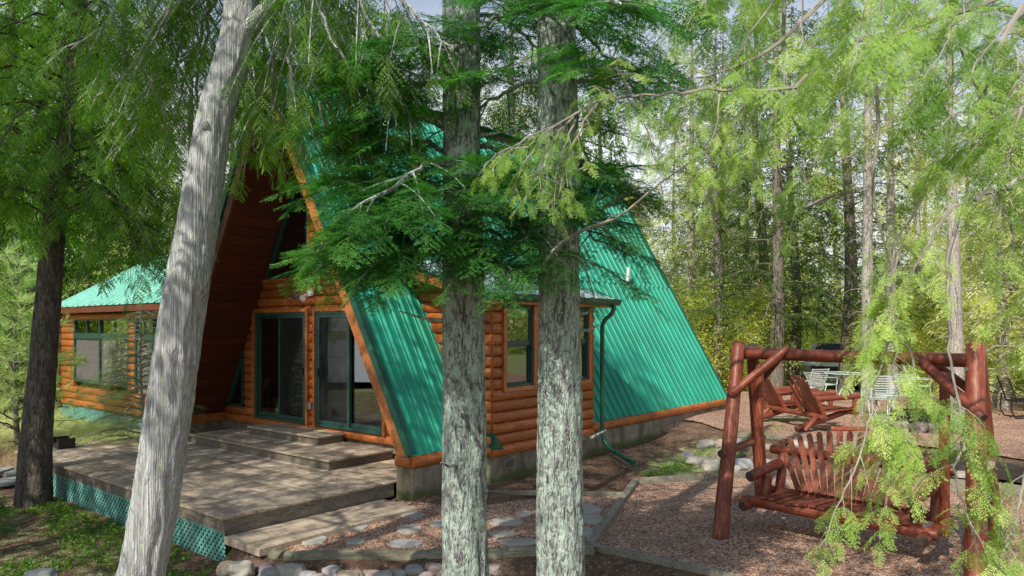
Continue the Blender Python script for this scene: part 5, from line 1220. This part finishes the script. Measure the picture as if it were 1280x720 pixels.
# right side, individually placed visible trunks
for px,Y,k,i,lb,sc in ((970,23,'fir',0,'tall hemlock with a dark straight trunk directly behind the left swing leg',1.1),(990,27,'fir',1,'darker thinner trunk just right of the tall hemlock behind the swing',1.0),(1056,24,'fir',2,'hemlock with dark trunk rising behind the middle of the swing beam',1.1),
        (1085,19,'bare',0,'pale sunlit trunk with bare lower branches above the middle of the swing',.95),(1116,21,'bare',1,'second pale trunk, right beside the pale one above the swing',.95),(1197,16.5,'bare',0,'pale bare trunk rising behind the right swing leg',.85),(895,24,'fir',1,'slim conifer close behind the rear end of the green roof',.95),
        (1150,28,'sunny',0,'sunlit hemlock in the gap between the pale trunks and the right swing leg',1),(1255,18,'sunny',1,'bushy sunlit hemlock behind the patio chair at the right edge',.8),(930,30,'sunny',1,'sunlit yellow green hemlock between the roof end and the swing',1.1),(1020,34,'broad',0,'yellow green maple far behind the pickup truck',1.3),(865,26,'sunny',0,'yellowish hemlock showing just above the rear slope of the roof',1.15)):
    forest(k,i,px2x(px,Y),Y,lb,None,sc*.92)
zones=[ # px range, Y range, n, kinds, label, group
 (760,1420,28,34,12,('fir','broad','fir','sunny'),'bright green tree in the second row of the forest right of the cabin','forest right of the cabin'),
 (760,1500,36,52,22,('fir','broad','fir','sunny'),'tall sunlit tree deep in the forest beyond the patio','deep forest on the right'),
 (-260,760,30,44,22,('cedar','sunny','fir','broad'),'tall tree in the forest behind the cabin and sunroom','forest behind the cabin'),
 (-260,250,20.5,27,9,('sunny','fir','cedar'),'green tree close behind the sunroom at the left','trees behind the sunroom'),
 (330,740,23,28,6,('fir','cedar','sunny'),'dark tree top showing over the cabin ridge behind the near boughs','trees over the ridge'),
 (1290,1700,14,26,8,('sunny','fir','broad'),'sunlit tree beyond the right edge of the patio','trees right of the patio'),
]
for a,b,y0,y1,n,ks,lb,gr in zones:
    for j in range(n):
        Y=random.uniform(y0,y1); px=a+(b-a)*(j+random.random())/n; k=random.choice(ks); i=random.randrange(3 if k!='bare' else 2)
        x=px2x(px,Y); q=Vector((x,Y,0))-P0; s_=q.dot(V_); t_=q.dot(U_)
        if (SL-1.5<s_<SR+1.5 and -2<t_<T1+1.5) or (-9.5<s_<0 and -2<t_<5.5): continue
        if (abs(x-13.6)<3.2 and abs(Y-30.2)<4) or (abs(px-1045)<62 and Y<38): continue
        forest(k,i,x,Y,lb,gr,random.uniform(.82,1.12))
for a,b,y0,y1,n,lb,gr in ((880,1500,22,38,26,'low bright leafy shrub in the undergrowth beyond the patio','undergrowth shrubs on the right'),(-200,230,19,30,14,'low bright shrub in the undergrowth behind the sunroom','undergrowth shrubs on the left')):
    for j in range(n):
        Y=random.uniform(y0,y1); x=px2x(a+(b-a)*(j+random.random())/n,Y); q=Vector((x,Y,0))-P0
        if -9.5<q.dot(V_)<0 and -2<q.dot(U_)<5.5: continue
        if abs(x/Y*900+640-1045)<75: continue
        forest('shrub',j%3,x,Y,lb,gr,random.uniform(.8,1.5),'shrub')
# far-off wood that closes the horizon: one mass
lv=Leaves('ball',301); r=np.random.default_rng(301)
for _ in range(9000):
    a=r.uniform(-1.25,1.25); d_=r.uniform(60,85); x=math.sin(a)*d_; y=math.cos(a)*d_; z=abs(r.normal())*5*(.8+.5*math.sin(a*23)+.3*math.sin(a*57))
    lv.add((x,y,z-1),r.normal(size=3),UPV+r.normal(size=3)*.5,1.5,np.clip(.35+r.normal()*.22,0,1))
tag(lv.build('distant_wood',M['sunny']),'hazy mass of far trees closing the view behind the forest','distant wood',kind='stuff')
# trees behind and beside the camera, which shade the deck and show in the glass
for k,i,x,y,lb,sc in (('high',1,-8.8,3.6,'tall hemlock outside the picture to the left that shades the deck',1.0),('high',2,-10.3,5.0,'tall hemlock farther outside the picture to the left that shades the deck end',1.05),('high',0,-5.0,2.4,'tall hemlock beside the viewpoint that shades the deck steps',1.0),('high',1,7.0,-3.5,'tall hemlock beside the viewpoint that shades the court',.9),
                   ('high',2,1.5,-7.0,'tall hemlock behind the viewpoint',1.1),('cedar',2,4.6,-6.0,'tall cedar behind the viewpoint on the right',1.1),('fir',2,-10.5,-4.5,'tall hemlock far behind the viewpoint on the left',1.1),('sunny',2,-15,1.0,'sunlit hemlock reflected in the glass doors',.9)):
    forest(k,i,x,y,lb,None,sc)
# ------------------------------------------------------------------ GROUND COVER (nobody could count it)
def scatter(name,n,fn,size,mat,kind,label,cat,flatness=.5,tint=.5,seed=1,up=.25):
    r=np.random.default_rng(seed); lv=Leaves(kind,seed); k=0
    while k<n:
        x,y=fn(r); 
        if x is None: continue
        lv.add((x,y,h1(x,y)+.01),(r.normal(),r.normal(),up*abs(r.normal())),UPV+r.normal(size=3)*flatness,size*(.5+r.random()),np.clip(tint+r.normal()*.25,0,1)); k+=1
    return tag(lv.build(name,mat),label,cat,kind='stuff')
T['plant']=[t_ball(9,i+50,.7,.42) for i in range(4)]; T['blade']=[t_clump(7,i+70,.9,.05,.2,-.6) for i in range(4)]
T['litter']=[tpl([quad([0,0,0],[1,0,0],[0,1,0],1,.45)]),tpl([quad([0,0,0],[1,0,0],[0,1,0],1,.12)])]
def f1(r):
    x=r.uniform(-8,-.8); y=r.uniform(4.5,11)
    if noise.noise(Vector((x*.9,y*.9,2)))+ .35*noise.noise(Vector((x*3,y*3,5)))<(-.12 if x<-3.2 else .12): return None,None
    q=Vector((x,y,0))-P0
    if q.dot(U_)>-3.65 or (y>6.6 and x>-3): return None,None
    return x,y
scatter('ground_plants',4600,f1,.052,M['cover'],'plant','small bright green leafy plants growing in the litter before the deck','ground plants')
def f2(r):
    s_=6.9+abs(r.normal())*.55; t_=r.uniform(2.6,9.5)
    if noise.noise(Vector((s_*1.5,t_*1.5,2)))<-.08: return None,None
    q=hw(s_,t_); return q.x,q.y
scatter('ground_plants',1500,f2,.035,M['cover'],'plant','small green plants in the dark mulch beside the downspout and foundation','ground plants',seed=3)
def f3(r):
    s_=r.uniform(-13,-1.9); t_=r.uniform(-3.2,-.8) if r.random()<.7 else r.uniform(-4.5,-1); q=hw(s_,t_); return (q.x,q.y) if noise.noise(Vector((q.x,q.y,7)))>-.25 else (None,None)
scatter('lawn_grass',9000,f3,.07,M['sunny'],'blade','sunlit patchy grass between the deck and the sunroom','grass',seed=4,up=1.2,tint=.75)
def f4(r):
    x=r.uniform(-8,10); y=r.uniform(4.6,13.5); q=Vector((x,y,0))-P0; s_=q.dot(V_); t_=q.dot(U_)
    if -1.6<s_<5.9 and t_>-3.7: return None,None
    if y>7.2 and x>-2.6 and r.random()<.55: return None,None
    return x,y
T['litterq']=T['litter']
scatter('leaf_litter',16000,f4,.034,simple('dead_leaf',(.26,.135,.07),.8,var=.6,scale=3),'litterq','dead brown needles and small leaves strewn over the ground','leaf litter',seed=5,flatness=.25,up=.1)

def f5(r):
    s_=r.uniform(DX0+.05,DX1-.05); t_=r.uniform(DY0+.03,-1.0)
    q=hw(s_,t_); return q.x,q.y
r=np.random.default_rng(77); lv=Leaves('litterq',77)
for _ in range(900):
    x,y=f5(r); lv.add((x,y,.304),(r.normal(),r.normal(),.03*abs(r.normal())),UPV+r.normal(size=3)*.1,.03*(.4+r.random()),np.clip(.5+r.normal()*.3,0,1))
tag(lv.build('leaf_litter',bpy.data.materials['dead_leaf']),'scattered dead needles and leaf bits on the deck boards','leaf litter',kind='stuff')
